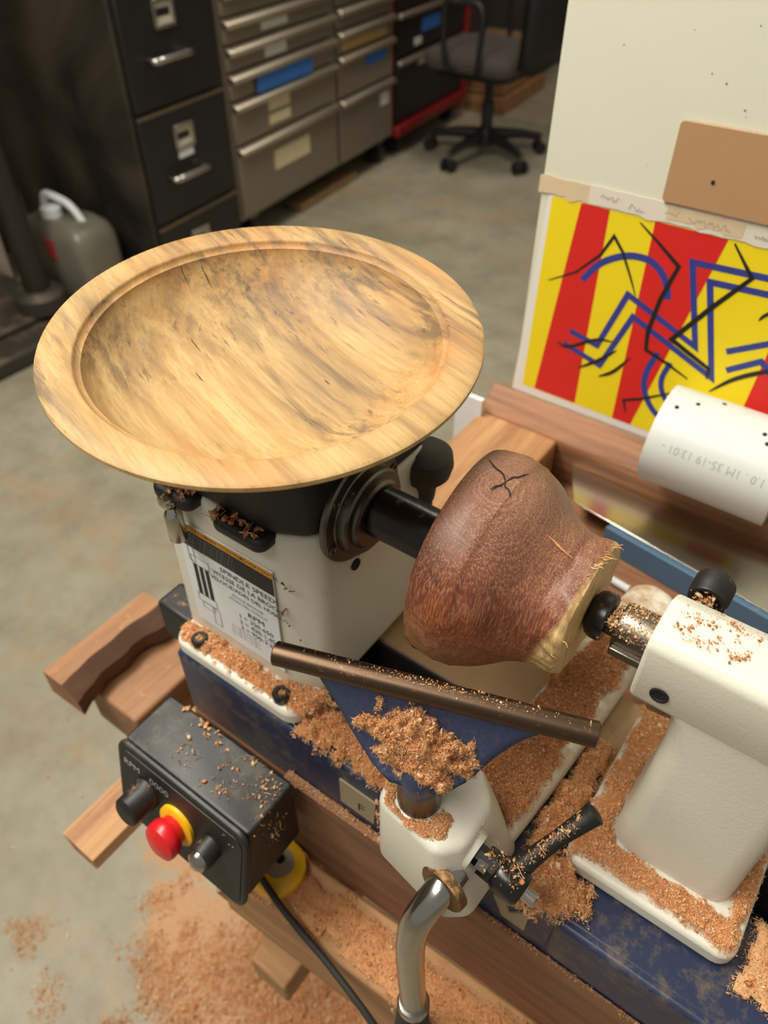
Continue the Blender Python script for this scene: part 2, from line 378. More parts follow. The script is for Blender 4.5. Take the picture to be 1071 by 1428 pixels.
def build_bits(P, size, mix=(.5, .35, .15)):
    """P: n x 3 positions; size: n"""
    V, F, off = [], [], 0
    kinds = rng.choice(3, len(P), p=mix)
    for k, bank in enumerate((CURLS, SLIV, CRUMB)):
        which = rng.integers(len(bank), size=len(P))
        for b, (v, f) in enumerate(bank):
            idx = np.nonzero((kinds == k) & (which == b))[0]
            if not len(idx): continue
            c = v-v.mean(0); Rm = rotmats(len(idx))
            X = np.einsum('nij,vj->nvi', Rm, c)*size[idx][:, None, None]+P[idx][:, None, :]
            V.append(X.reshape(-1, 3)); F.append((f[None]+(np.arange(len(idx))*len(v))[:, None, None]+off).reshape(-1, 4)); off += len(idx)*len(v)
    return np.concatenate(V), np.concatenate(F)
def inside(poly, X):
    p = np.array(poly); q = np.roll(p, -1, 0); c = np.zeros(len(X), bool); dist = np.full(len(X), 9.)
    for (x0, y0), (x1, y1) in zip(p, q):
        cond = (y0 > X[:, 1]) != (y1 > X[:, 1])
        with np.errstate(divide='ignore', invalid='ignore'): xi = (x1-x0)*(X[:, 1]-y0)/(y1-y0)+x0
        c ^= cond & (X[:, 0] < xi)
        d = np.array([x1-x0, y1-y0]); t = np.clip(((X-[x0, y0])@d)/(d@d+1e-12), 0, 1); dist = np.minimum(dist, np.linalg.norm(X-[x0, y0]-t[:, None]*d, axis=1))
    return c, dist
def fbm(X, s): return np.array([mn.fractal(Vector((a*s, b*s, 1.7)), 1., 2., 3) for a, b in X])
def pile(name, label, poly, place, n, size, height, edge, parent=None, mat=None, mix=(.34, .56, .10), ns=60., base=True, thin=0.):
    """place(u, v, h) -> xyz arrays; heaped towards the middle of poly with a ragged edge"""
    p = np.array(poly); lo, hi = p.min(0)-edge*.6, p.max(0)+edge*.6
    X = rng.uniform(lo, hi, size=(int(n*2.6)+50, 2)); c, d = inside(poly, X); d = np.where(c, d, -d)
    d = d+fbm(X, ns)*edge*.9
    if thin: d = d-thin*edge*rng.random(len(X))
    keep = d > 0; X, d = X[keep][:n], d[keep][:n]
    k = np.clip(d/edge, 0, 1); keep = rng.random(len(k)) < .18+.82*k**.7; X, k = X[keep], k[keep]
    hgt = height*k*(.82+.36*np.clip(fbm(X, ns*1.1)+.5, 0, 1)); h = hgt*(1-rng.random(len(X))**2*.4)+size*.3
    P = np.stack(place(X[:, 0], X[:, 1], h), 1)
    V, F = build_bits(P, size*rng.lognormal(-.12, .42, len(P)), mix)
    if base:                                   # lumpy body of the heap
        m = 46; gx, gy = np.meshgrid(np.linspace(lo[0], hi[0], m), np.linspace(lo[1], hi[1], m)); G = np.stack([gx.ravel(), gy.ravel()], 1)
        c, d = inside(poly, G); d = np.where(c, d, -d)+fbm(G, ns)*edge*.9; kk = np.clip(d/edge, 0, 1)
        hh = height*kk*(.82+.36*np.clip(fbm(G, ns*1.1)+.5, 0, 1))*.75+.0002; B = np.stack(place(G[:, 0], G[:, 1], hh), 1)
        ok = (d > edge*.25).reshape(m, m); ii = np.arange(m*m).reshape(m, m)
        q = [(ii[a, b], ii[a, b+1], ii[a+1, b+1], ii[a+1, b]) for a in range(m-1) for b in range(m-1) if ok[a, b] and ok[a+1, b] and ok[a, b+1] and ok[a+1, b+1]]
        if q: F = np.concatenate([F, np.array(q)+len(V)]); V = np.concatenate([V, B])
    return bits_obj(name, label, V, F, mat or M_shav, parent)
def bits_obj(name, label, V, F, mat, parent=None):
    me = bpy.data.meshes.new(name); me.vertices.add(len(V)); me.vertices.foreach_set('co', V.astype(np.float32).ravel())
    me.loops.add(F.size); me.loops.foreach_set('vertex_index', F.astype(np.int32).ravel())
    me.polygons.add(len(F)); me.polygons.foreach_set('loop_start', np.arange(0, F.size, 4, dtype=np.int32))
    me.update(calc_edges=True); me.validate()
    o = mkme(name, me, mat, parent); o['kind'] = 'stuff'
    if label: o['label'] = label; o['category'] = 'wood shavings'
    return o
def flat(z): return lambda u, v, h: (u, v, z+h)

# ================================================================== SETTING
struct(mk('floor', bx(-4.5, 3.5, -2.5, 6.5, FZ-.05, FZ), M_floor))
TH = math.radians(7.3); E1 = Vector((-math.sin(TH), math.cos(TH), 0)); E2 = Vector((math.cos(TH), math.sin(TH), 0)); CL = Vector((-2.066, 1.8675, 0))
def B(s, d, z): q = CL+E1*s+E2*d; return W(q.x, q.y, z)
struct(mk('wall_left', bx(-4.5, 5.2, -.95, -.85, -.885, 2.2), M_wall, xf=B))
struct(mk('wall_back', bx(-.8, 5.5, 5.0, 5.1, -.885, 2.2), M_wall, xf=lambda a, b, c: B(b-.4, a-.1, c)))

# ================================================================== FAR ROOM
# ---- black filing cabinet
def mat_sooty():
    n = N('scuffed_black_steel')
    d = n.ramp(n.noise(2.1, 7, .62, n.mapping((1, 1, .8)), .8), [(.40, 0.), (.62, 1.)])
    base = n.mix(n.math('MULTIPLY', d, .8), lin((27, 25, 22)), lin((72, 62, 48)))
    s = n.ramp(n.noise(1.2, 8, .8, n.mapping((9, 9, 3))), [(.64, 0.), (.69, 1.)]); base = n.mix(n.math('MULTIPLY', s, .35), base, lin((128, 114, 90)))
    return n.out(base, .5)
M_soot = mat_sooty()
M_cabf = painted('black_drawer_enamel', (26, 24, 22), .42, 0, vary=.2)
M_cabedge = painted('worn_drawer_edge', (92, 78, 58), .5)
M_cardw = painted('aged_white_card', (196, 188, 166), .6, vary=.1)
fc = thing('filing_cabinet', B(-.25, -.35, -.889), 'black scuffed filing cabinet with chrome handles left of the steel tool chest', 'cabinet')
mk('cabinet_body', bx(-.487, -.012, -.72, -.012, -.888, .55), M_soot, fc, bevel=.006, xf=B)
for i, zt in enumerate((.45, .093, -.268, -.63)):
    zb = max(zt-.352, -.87)
    d = mk('drawer', bx(-.472, -.026, -.015, .006, zb, zt-.006), M_cabf, fc, bevel=.005, xf=B)
    mk('drawer_edge', bx(-.47, -.03, -.002, .0095, zt-.012, zt-.003), M_cabedge, d, xf=B)
    if i == 0: continue
    zc = zt-.215
    hs = [(-.375, .008, zc), (-.372, .035, zc), (-.34, .045, zc+.002), (-.235, .045, zc+.002), (-.203, .035, zc), (-.2, .008, zc)]
    mk('handle', tube(hs, .0115, 10, n=4), M_nickel, d, smooth=True, xf=B)
    hl = bmesh.new()
    for a, b, c, e in ((-.325, -.225, .1, .112), (-.325, -.225, .03, .042), (-.325, -.313, .03, .112), (-.237, -.225, .03, .112)): bx(a, b, .004, .016, zt-.17+c, zt-.17+e, hl)
    mk('label_holder', hl, M_nickel, d, bevel=.002, xf=B)
    mk('drawer_card', bx(-.313, -.237, .006, .009, zt-.14, zt-.06), M_cardw, d, xf=B)
    mk('card_mark', bx(-.306, -.244, .0085, .0095, zt-.108, zt-.085), M_cabf, d, xf=B)
    if i == 2: mk('paper_label', bx(-.312, -.24, .006, .012, zt-.165, zt-.135), M_paper, d, xf=B)
# ---- stainless tool chest
ch = thing('tool_chest', B(.63, -.25, -.889), 'long stainless steel tool chest with two banks of drawers on casters', 'cabinet')
mk('chest_body', bx(0, 1.28, -.5, -.01, -.775, .3), M_stainless, ch, bevel=.006, xf=B)
M_drawer = dullmetal('stainless_drawer_front', (146, 134, 116), .45, .5)
M_bluetape = painted('blue_tape', (44, 98, 168), .6); M_cream = painted('cream_tag', (206, 190, 150), .6); M_whitetag = painted('white_tag', (206, 202, 190), .6); M_tan = painted('tan_tape', (172, 140, 82), .6)
def bank(s0, s1, tops, bottom):
    ds = []
    for i, zt in enumerate(tops):
        zb = tops[i+1] if i+1 < len(tops) else bottom
        d = mk('drawer', bx(s0, s1, -.012, .008, zb+.008, zt-.004), M_drawer, ch, bevel=.004, xf=B)
        mk('drawer_pull', prism([(-.002, zt-.036), (.03, zt-.03), (.034, zt-.014), (.012, zt-.002), (-.002, zt-.002)], s0, s1, 'x', None), M_stainedge, d, bevel=.003, xf=B); ds.append(d)
    return ds
L = bank(.012, .735, (.22, .10, .016, -.07, -.155, -.24, -.335, -.49), -.765)
Rr = bank(.765, 1.262, (.22, .08, -.06, -.145, -.228, -.32, -.492), -.77)
def sticker(name, a, b, z0, z1, m, par, d=.009): return mk(name, bx(a, b, d-.003, d+.002, z0, z1), m, par, xf=B)
sticker('tape_label', .23, .40, -.135, -.11, M_whitetag, L[3]); sticker('tape_label', .24, .38, -.225, -.19, M_whitetag, L[4]); sticker('blue_tape_strip', .16, .54, -.33, -.272, M_bluetape, L[5], .02)
sticker('tape_label', .23, .375, -.41, -.37, M_cream, L[6]); sticker('tape_label', .23, .375, -.46, -.425, M_cream, L[6]); sticker('tape_label', .24, .50, -.635, -.56, M_cream, L[7])
sticker('tape_label', .80, 1.2, -.305, -.27, M_tan, Rr[4]); sticker('blue_tape_strip', 1.0, 1.19, -.40, -.345, M_bluetape, Rr[5]); sticker('tape_label', 1.14, 1.22, -.60, -.545, M_whitetag, Rr[6])
def caster(s, d, par, r=.05):
    c = mk('caster', cyl((s-.018, d, -.889+r), (s+.018, d, -.889+r), r, 20), M_rubber, par, bevel=.004, xf=B)
    f = bx(s-.024, s-.019, d-.03, d+.03, -.889+r*.8, -.775); bx(s+.019, s+.024, d-.03, d+.03, -.889+r*.8, -.775, f); bx(s-.03, s+.03, d-.04, d+.04, -.79, -.774, f)
    mk('caster_fork', f, M_steel, c, xf=B)
for s in (.1, 1.19):
    for d in (-.06, -.42): caster(s, d, ch, .055)
# ---- red and black tool chest beyond
M_redp = painted('red_enamel', (124, 20, 22), .4); M_blk2 = painted('black_drawer_front', (20, 19, 20), .45)
rc = thing('red_tool_chest', B(1.74, -.25, -.889), 'red framed tool chest with black drawers beyond the stainless chest', 'cabinet')
mk('chest_body', bx(1.30, 2.13, -.5, -.015, -.76, .3), M_redp, rc, bevel=.006, xf=B)
mk('red_base_rail', bx(1.29, 2.15, -.02, .03, -.785, -.735), M_redp, rc, bevel=.006, xf=B)
mk('corner_post', bx(2.12, 2.165, -.03, .02, -.775, .3), M_redp, rc, bevel=.006, xf=B)
for zt, zb in ((.1, -.045), (-.05, -.235), (-.24, -.432), (-.437, -.73)):
    d = mk('drawer', bx(1.315, 2.11, -.02, .005, zb+.006, zt-.004), M_blk2, rc, bevel=.004, xf=B)
    mk('drawer_pull', bx(1.315, 2.11, 0, .026, zt-.03, zt-.006), M_stainedge, d, bevel=.005, xf=B)
    if zt == -.24: sticker('blue_tape_strip', 1.58, 1.78, -.36, -.30, M_bluetape, d, .008); sticker('tape_label', 1.50, 1.57, -.405, -.375, M_whitetag, d, .008)
    if zt == -.437: sticker('tape_label', 1.55, 1.78, -.50, -.455, M_whitetag, d, .008)
for s in (1.4, 2.05):
    for d in (-.06, -.42): caster(s, d, rc, .05)
# ---- offcuts on the floor under the stainless chest
tag(mk('offcut', bx(.45, .95, -.10, -.02, -.888, -.855), wood('dull_offcut_wood', (160, 128, 84), (110, 84, 52), 'x'), bevel=.002, xf=B), 'thin wood offcut on the floor under the stainless tool chest', 'offcut')
# ---- stacked boards behind the chair
M_boards = wood('stacked_boards', (176, 128, 84), (120, 80, 50), 'x', .6)
for i, (a, b, c, d2) in enumerate(((2.28, 3.0, -.2, .22), (2.3, 2.95, -.18, .2), (2.27, 3.02, -.2, .2))):
    tag(mk('board', bx(a, b, c, d2, -.888+i*.10, -.888+i*.10+.09), M_boards, bevel=.004, xf=B), ('lowest brown board of the stack behind the office chair', 'middle brown board of the stack behind the office chair', 'topmost brown board of the stack behind the office chair')[i], 'board', 'boards stacked behind the chair')
# ---- office chair
M_seat = painted('grey_seat_fabric', (74, 66, 60), .9, vary=.15); M_chblk = painted('black_chair_plastic', (22, 22, 23), .5)
CX, CY = -1.86, 3.46
oc = thing('office_chair', W(CX, CY, -.889), 'grey upholstered office chair with black five star base behind the white panel', 'chair')
def We(x, y, z): return W(CX+x, CY+y, z)
hub = mk('base_hub', lathe([(.055, 0), (.06, .03), (.045, .07), (.03, .08), (.03, .2), (.022, .2), (.022, .36)], (0, 0, -.82), (0, 0, 1), 20), M_chblk, oc, smooth=True, xf=We)
for k in range(5):
    a = math.radians(-96+72*k); ca, sa = math.cos(a), math.sin(a)
    mk('base_arm', tube([(ca*.04, sa*.04, -.775), (ca*.18, sa*.18, -.785), (ca*.30, sa*.30, -.805)], lambda t: .03-.012*t, 10, n=5), M_chblk, oc, smooth=True, xf=We)
    bm = bmesh.new()
    for o in (-.022, .022):
        p = Vector((ca*.305, sa*.305, -.859))+Vector((-sa, ca, 0))*o; q = Vector((-sa, ca, 0))*.012
        cyl(p-q, p+q, .03, 16, bm)
    c = mk('caster', bm, M_chblk, oc, smooth=True, kind='stuff', xf=We); del c['kind']
    mk('caster_stem', cyl((ca*.302, sa*.302, -.86), (ca*.302, sa*.302, -.79), .012, 10), M_steel, c, xf=We)
sp = rrect(-.26, .24, -.27, .25, .09, 6)
st = mk('seat', prism(sp, -.46, -.375, 'z'), M_seat, oc, bevel=.03, seg=4, xf=We)
mk('seat_pan', prism([(x*.8, y*.8) for x, y in sp], -.49, -.462, 'z'), M_chblk, oc, bevel=.008, xf=We)
bk = bmesh.new(); nb = 10
rows = []
for j in range(9):
    z = -.40+j*.09; wj = .27-.05*abs(j-3)/5; row = []
    for i in range(nb+1):
        t = i/nb*2-1; row.append((.30+.05*math.cos(t*1.3)-.04+.02*j*.4, t*wj-.02, z))
    rows.append(row)
vv = [[bk.verts.new(p) for p in r] for r in rows]
for j in range(8):
    for i in range(nb): bk.faces.new((vv[j][i], vv[j][i+1], vv[j+1][i+1], vv[j+1][i]))
b_ = mk('backrest', bk, M_chblk, oc, smooth=True, xf=We); sm = b_.modifiers.new('thick', 'SOLIDIFY'); sm.thickness = .045
mk('back_support', tube([(.05, 0, -.47), (.24, 0, -.45), (.33, 0, -.36), (.33, 0, -.15)], .025, 10, flat=1.6), M_chblk, oc, smooth=True, xf=We)
for s in (-1, 1):
    mk('armrest', tube([(-.05, s*.27, -.44), (-.08, s*.31, -.40), (-.09, s*.31, -.18), (-.02, s*.31, -.165), (.10, s*.31, -.18), (.10, s*.31, -.38), (.07, s*.27, -.44)], .014, 10, n=5), M_chblk, oc, smooth=True, xf=We)
# ---- dark machine stand at the left edge with a pole, a jug, a stick and a pale panel
M_mach = painted('dusty_dark_machine_steel', (52, 46, 38), .6, 0, .5, 8, dcol=lin((112, 94, 70)))
M_pole = painted('dark_brown_pole', (38, 30, 24), .45)
PX, PY = -2.19, .987
ms = thing('machine_stand', W(PX, PY-.2, -.889), 'low dusty dark machine base carrying a dark brown pole at the left edge', 'machine stand')
mk('base_plate', bx(-3.2, -2.02, .60, 1.07, -.888, -.83), M_mach, ms, bevel=.01, xf=W)
mk('base_step', bx(-3.2, -2.14, .62, 1.06, -.83, -.805), M_mach, ms, bevel=.008, xf=W)
mk('pole_socket', lathe([(.085, 0), (.085, .05), (.065, .07)], (PX, PY, -.806), (0, 0, 1), 24), M_mach, ms, smooth=True, xf=W)
mk('pole', cyl((PX, PY, -.79), (PX-.0, PY+.0, .35), .043, 20), M_pole, ms, smooth=True, xf=W)
def mat_jug():
    n = N('cloudy_plastic'); b = n.b; b.inputs['Transmission Weight'].default_value = .35
    return n.out(n.mix(n.noise(9, 4), lin((112, 106, 92)), lin((158, 150, 132))), .35)
M_jug = mat_jug(); M_redp2 = painted('red_print', (170, 60, 54), .6)
jx, jy = -2.265, 1.20
jug = thing('plastic_jug', W(jx, jy, -.889), 'cloudy plastic jug with white handle on the floor before the filing cabinet', 'jug')
def Wj(x, y, z):
    a = math.radians(8); return W(jx+x*math.cos(a)-y*math.sin(a), jy+x*math.sin(a)+y*math.cos(a), -.888+z)
body = bmesh.new(); secs = [(.15, .085, 0, .03), (.165, .095, .015, .04), (.168, .096, .22, .045), (.164, .094, .262, .045), (.148, .086, .292, .04), (.105, .065, .315, .03)]; rg = []
for hw, hd, z, r in secs: rg.append([body.verts.new((x, y, z)) for x, y in rrect(-hw, hw, -hd, hd, r, 5)])
for a_, b2 in zip(rg, rg[1:]):
    for i in range(len(a_)): body.faces.new((a_[i], a_[(i+1) % len(a_)], b2[(i+1) % len(a_)], b2[i]))
body.faces.new(rg[0][::-1]); body.faces.new(rg[-1])
mk('jug_body', body, M_jug, jug, smooth=True, xf=Wj)
mk('jug_handle', tube([(-.075, 0, .305), (-.068, 0, .352), (-.052, 0, .378), (.0, 0, .374), (.045, 0, .362), (.075, 0, .338), (.105, 0, .296)], .0135, 10, n=5), M_paper, jug, smooth=True, xf=Wj)
mk('jug_cap', lathe([(.036, 0), (.036, .03), (.03, .034)], (-.02, -.02, .316), (0, 0, 1), 20), M_paper, jug, smooth=True, xf=Wj)
mk('red_mark', bx(.0, .035, -.1005, -.094, .20, .265), M_redp2, jug, xf=Wj)
mk('red_lettering', bx(-.15, -.04, -.1005, -.094, .12, .140), M_redp2, jug, xf=Wj)
stk = thing('pale_stick', W(-2.50, 1.16, -.889), 'thin pale stick with a red band leaning behind the dark pole', 'stick')
mk('stick_shaft', cyl((-2.50, 1.16, -.888), (-2.56, 1.185, .2), .0115, 10), painted('pale_stick_paint', (168, 156, 134), .6), stk, smooth=True, xf=W)
mk('red_band', cyl((-2.5150, 1.16625, -.616), (-2.5172, 1.1672, -.576), .0145, 10), M_redp2, stk, smooth=True, xf=W)
tag(mk('pale_board', bx(-3.4, -2.60, 1.10, 1.13, -.888, -.50), painted('pale_grey_board', (176, 160, 146), .6), bevel=.004, xf=W), 'pale grey board standing on the floor left of the dark pole', 'board')

# ================================================================== WORKBENCH
wb = thing('workbench', (.1, .13, FZ), 'rough lumber workbench strewn with shavings carrying the lathe', 'workbench')
rz = math.radians(2.4)
def rot_x(x, y, z):                            # the front rail is nailed on a little askew
    return Vector((.05+(x-.05)*math.cos(rz)-(y+.09)*math.sin(rz), -.09+(x-.05)*math.sin(rz)+(y+.09)*math.cos(rz), z))
mk('bench_top', bx(-.136, .62, -.081, .40, -.115, -.0755), M_tray, wb, bevel=.002)
mk('front_rail', prism([(-.030, -.0895), (.055, -.0870), (.186, -.0832), (.25, -.0822), (.62, -.0822), (.62, -.0812), (-.030, -.0812)], -.175, -.060, 'z'), M_rail, wb)
mk('ledge_beam', bx(-.075, .62, -.137, -.088, -.265, -.176), M_ledge, wb, bevel=.003, xf=rot_x)
mk('rear_rail', prism([(.3738, -.0755), (.352, -.0755), (.3465, -.034), (.3465, -.021), (.352, -.0155), (.3738, .0008)], -.124, .62, 'x'), M_tray, wb, bevel=.0015)
mk('cross_board', bx(-.122, -.030, .165, .346, -.0755, -.02), M_pine, wb, bevel=.003)
mk('cross_beam', bx(-.312, -.236, -.088, .36, -.245, -.185), M_slab, wb, bevel=.003)
mk('lower_beam', prism([(-.2115, -.200), (-.170, -.200), (-.166, -.209), (-.174, -.222), (-.205, -.226)], -.195, .36, 'y'), M_pine, wb)
mk('side_beam', bx(-.325, -.10, .02, .06, -.30, -.2455), M_tray, wb, bevel=.003)
for x, y in ((-.13, -.055), (.52, -.055), (-.13, .33), (.52, .33)): mk('leg', bx(x, x+.075, y, y+.04, FZ, -.116), M_pine, wb, bevel=.003)
mk('foot_beam', bx(-.04, .002, -.156, .36, -.345, -.30), M_ledge, wb, bevel=.003)
mk('brace', tube([(-.075, -.125, -.22), (-.03, -.08, -.45)], .022, 4, n=0), M_pine, wb)
# live edge slab lying on the left end beams
def slab():
    bm = bmesh.new(); n = 26; r4 = []
    for i in range(n+1):
        t = i/n; y = -.113+.125*t; e = mn.noise(Vector((0, y*22, .3)))*.012+mn.noise(Vector((3, y*60, .3)))*.004
        r4.append([bm.verts.new(p) for p in ((-.328, y, -.149), (-.300+e*.5, y, -.147), (-.283+e, y, -.160), (-.281+e*1.4, y, -.178), (-.330, y, -.1845))])
    for a, b in zip(r4, r4[1:]):
        for k in range(5): bm.faces.new((a[k], a[(k+1) % 5], b[(k+1) % 5], b[k]))
    bm.faces.new(r4[0]); bm.faces.new(r4[-1][::-1]); return bm
sl = thing('live_edge_slab', (-.305, -.05, -.1845), 'live edge wood slab with dark bark side left of the lathe bed', 'slab')
o = mk('slab_wood', slab(), M_slab, sl, smooth=True); o.data.materials.append(M_bark)
for p in o.data.polygons:
    if p.normal.x > .45 and len(p.vertices) == 4: p.material_index = 1

# ---- white panel, cardboard, poster
wp = tag(mk('white_backboard', bx(-.1005, .62, .3745, .392, -.0745, .75), M_panel, bevel=.001), 'tall white board standing behind the lathe with the striped poster on it', 'board')
for i, (x, z) in enumerate(((.0, .345), (.02, .32), (.032, .315), (-.012, .25), (.044, .352), (.05, .30), (.052, .296), (-.05, .33))):
    mk('speck', lathe([(.0005+.0003*(i % 3), 0), (.0, .0006)], (x, .3746, z), (0, -1, 0), 8), M_grayink, wp)
cb = thing('cardboard_piece', (.08, .373, .2272), 'brown cardboard rectangle with screw holes fixed to the white board', 'cardboard')
mk('card', prism(rrect(.0076, .1726, .2272, .2876, .003, 3), .3705, .3735, 'y'), M_card, cb)
for x, z in ((.0432, .249), (.0985, .273), (.1, .2505)): mk('screw_hole', lathe([(.0016, 0), (.0016, .0006), (0, .0006)], (x, .3706, z), (0, -1, 0), 12), M_dark, cb)
po = thing('poster', (.03, .374, .0015), 'poster of yellow and red stripes with blue and black strokes behind the lathe', 'poster')
sheet_poly = [(-.1025, .0022), (.178, .0022), (.178, .2115), (-.0925, .2105), (-.0965, .12)]
mk('paper_sheet', prism(sheet_poly, .3738, .3744, 'y'), M_sheet, po)
def flatp(name, poly, y, m, th=.00012): return mk(name, prism(poly, y-th, y, 'y'), m, po)
flatp('yellow_field', [(-.0911, .0114), (.170, .009), (.170, .2095), (-.0890, .2095)], .37372, M_pyel)
flatp('red_stripe', [(-.0611, .2093), (-.0345, .2093), (-.0305, .0116), (-.0769, .0118)], .37355, M_pred)
flatp('red_stripe', [(.0058, .2091), (.0668, .2085), (.0302, .0105), (.0109, .0106)], .37355, M_pred)
flatp('red_stripe', [(.1268, .16), (.160, .18), (.160, .012), (.1205, .012)], .37355, M_pred)
def stroke(name, pts, wd, y, m, taper=False, smooth=True):
    P = [Vector((a, 0, b)) for a, b in pts]; P = smooth_path(P, 6) if smooth else P; n = len(P); bm = bmesh.new(); prev = None
    for i, p in enumerate(P):
        d0 = (p-P[max(i-1, 0)]); d1 = (P[min(i+1, n-1)]-p)
        d0 = d0.normalized() if d0.length > 1e-9 else d1.normalized(); d1 = d1.normalized() if d1.length > 1e-9 else d0
        t = (d0+d1).normalized(); nn = Vector((-t.z, 0, t.x)); k = 1/max(.45, nn.dot(Vector((-d0.z, 0, d0.x))))
        ww = wd*(.12+.88*math.sin(math.pi*min(1, max(0, (i+.2)/(n-.6))))**.7) if taper else wd
        a, b = [bm.verts.new((p.x+s*nn.x*ww*k/2, y, p.z+s*nn.z*ww*k/2)) for s in (-1, 1)]
        if prev: bm.faces.new((prev[0], prev[1], b, a))
        prev = (a, b)
    return mk(name, bm, m, po)
yb, yk = .37335, .3732
A1 = [(-.0474, .1418), (-.0331, .1617), (-.0124, .1742), (.0076, .1761), (.0204, .1695), (.0286, .1593), (.0331, .1466)]
stroke('blue_stroke', A1, .0062, yb, M_pblue)
for z_ in ([(-.0502, .0887), (-.0203, .0826), (-.0023, .1408), (.0673, .1116), (.0446, .1838), (.1045, .1865), (.16, .186)], [(-.0541, .0737), (-.0136, .0629), (.007, .1216), (.0889, .0875), (.0629, .1714), (.1088, .1738), (.16, .176)],
           [(.0935, .1158), (.1225, .1332), (.15, .148)], [(.0987, .0989), (.1228, .1165), (.1298, .1117), (.15, .09)]): stroke('blue_stroke', z_, .0056, yb, M_pblue, smooth=False)
stroke('blue_stroke', [(.0374, .0948), (.0321, .0728), (.0343, .0542), (.0445, .0383), (.058, .0293), (.075, .028)], .0058, yb, M_pblue)
stroke('blue_stroke', [(.0507, .089), (.0473, .0704), (.0523, .0557), (.0652, .0439), (.08, .042)], .0052, yb, M_pblue)
for q, wd, s in (([(-.0803, .1324), (-.0547, .1475), (-.0347, .1694), (-.026, .1886), (-.0153, .1768), (-.0037, .157), (.0046, .1417)], .0028, False), ([(-.0063, .2052), (.0148, .1912), (.0347, .1772), (.0268, .1448), (.0236, .1119), (.0261, .0942), (.0489, .0871), (.0698, .0789)], .0042, False),
                 ([(.0723, .2068), (.0936, .1834), (.071, .1512), (.0458, .1118), (.0845, .0949), (.0852, .0848)], .0046, False), ([(-.0608, .0728), (-.0484, .0715), (-.0227, .088), (-.0057, .0916)], .0032, True), ([(-.034, .0525), (-.0159, .0676), (-.0003, .0842)], .0036, True),
                 ([(-.0123, .0506), (.001, .0612), (.0141, .0812)], .0036, True), ([(.0229, .0219), (.0178, .0347), (.0334, .0424), (.0668, .0642)], .003, False), ([(.0908, .0737), (.108, .0935), (.1305, .1095), (.15, .118)], .0044, True), ([(.1094, .1507), (.1141, .1579), (.13, .17)], .003, True)):
    stroke('black_stroke', q, wd, yk, M_pblack, True, s)
tp = thing('masking_tape', (0, .373, .21), 'torn strip of handwritten tape along the top edge of the poster', 'tape')
def ragged(x0, x1, zt, zb, n, j):
    r = random.Random(5); return [(x0+(x1-x0)*i/n, zb+r.uniform(-j, j)) for i in range(n+1)]+[(x1-(x1-x0)*i/n, zt+r.uniform(-j, j)*.4) for i in range(n+1)]
mk('tape_strip', prism(ragged(-.103, -.052, .2255, .2095, 10, .0022), .3731, .3737, 'y'), M_tape, tp)
mk('tape_strip', prism(ragged(-.055, .178, .2262, .2098, 26, .0014), .3729, .3735, 'y'), painted('white_torn_paper', (222, 214, 196), .7, vary=.06), tp)
mk('tape_strip', prism(ragged(.014, .076, .2235, .2125, 14, .002), .3726, .3731, 'y'), M_tape, tp)
r_ = random.Random(11)
for x0, x1, z in ((-.045, -.028, .2185), (-.018, -.004, .2155), (.012, .024, .2175), (.032, .068, .2165), (.085, .102, .216)):   # illegible pencil handwriting
    pts = []; x = x0
    while x < x1: pts.append((x, z+r_.uniform(-.0022, .0024))); x += .0012
    nm = stroke('handwriting', pts, .0004, .37255, M_grayink); nm.parent = tp; nm.matrix_parent_inverse = Matrix.Translation(-tp.location)
tag(mk('paper_card', bx(-.149, -.117, .335, .341, -.0745, .0), M_paper), 'small white card standing behind the left end of the pine board', 'card')

# ---- PVC pipe, steel sheet, blue board, white dowel in the tray
pv = thing('pvc_pipe', (.124, .3288, .001), 'white drilled plastic pipe fixed against the board in front of the poster', 'pipe')
PR = .0445; PO = Vector((.0, .3288, .0455))
bm = bmesh.new(); sg = 56
for a, b in ((PR, .068), (PR, .179), (PR-.005, .179), (PR-.005, .068)): pass
lathe([(PR-.005, .068), (PR, .0685), (PR, .179), (PR-.005, .1795), (PR-.005, .068)], PO, (1, 0, 0), sg, bm, caps=False)
bmesh.ops.remove_doubles(bm, verts=bm.verts[:], dist=1e-6)
mk('pipe_wall', bm, M_pvc, pv, smooth=True)
def onpipe(x, ang, r=PR): return PO+Vector((x, -math.cos(ang)*r, math.sin(ang)*r))
for x, a in ((.080, 68), (.094, 82), (.152, 72), (.157, 62), (.112, 100)):
    p = onpipe(x, math.radians(a), PR-.0006); d = onpipe(x, math.radians(a))-onpipe(x, math.radians(a), 0)
    mk('drilled_hole', lathe([(.0019, 0), (.0019, .0009), (0, .0009)], p, d, 14), M_dark, pv)
text('pipe_print', '1.0 . 1M 35-19 13:01 -', .0105, M_lightink, None, pv, bend=lambda c: onpipe(.169-c.x*1.0, math.radians(26)-(c.y)/PR, PR+.00012), sx=.92)
st_ = thing('steel_sheet', (.14, .28, -.0345), 'polished steel strip lying in the tray between the pipe and the lathe', 'metal sheet')
mk('sheet_plate', prism([(.0155, .2965), (.34, .2445), (.34, .318), (-.012, .3495)], -.0460, -.0445, 'z'), M_polish, st_, bevel=.0004)
tag(mk('blue_board', prism([(.056, .2835), (.36, .2370), (.36, .305), (.075, .335)], -.0752, -.0465, 'z'), painted('faded_blue_paint', (74, 104, 128), .5, 0, .1), bevel=.001), 'blue painted board under the polished steel strip in the tray', 'board')
tag(mk('white_dowel', cyl((.0735, .2480, -.0712), (.102, .2440, -.0712), .0038, 14), M_paper, smooth=True), 'short white rod lying in the tray behind the sliding tool rest base', 'rod')

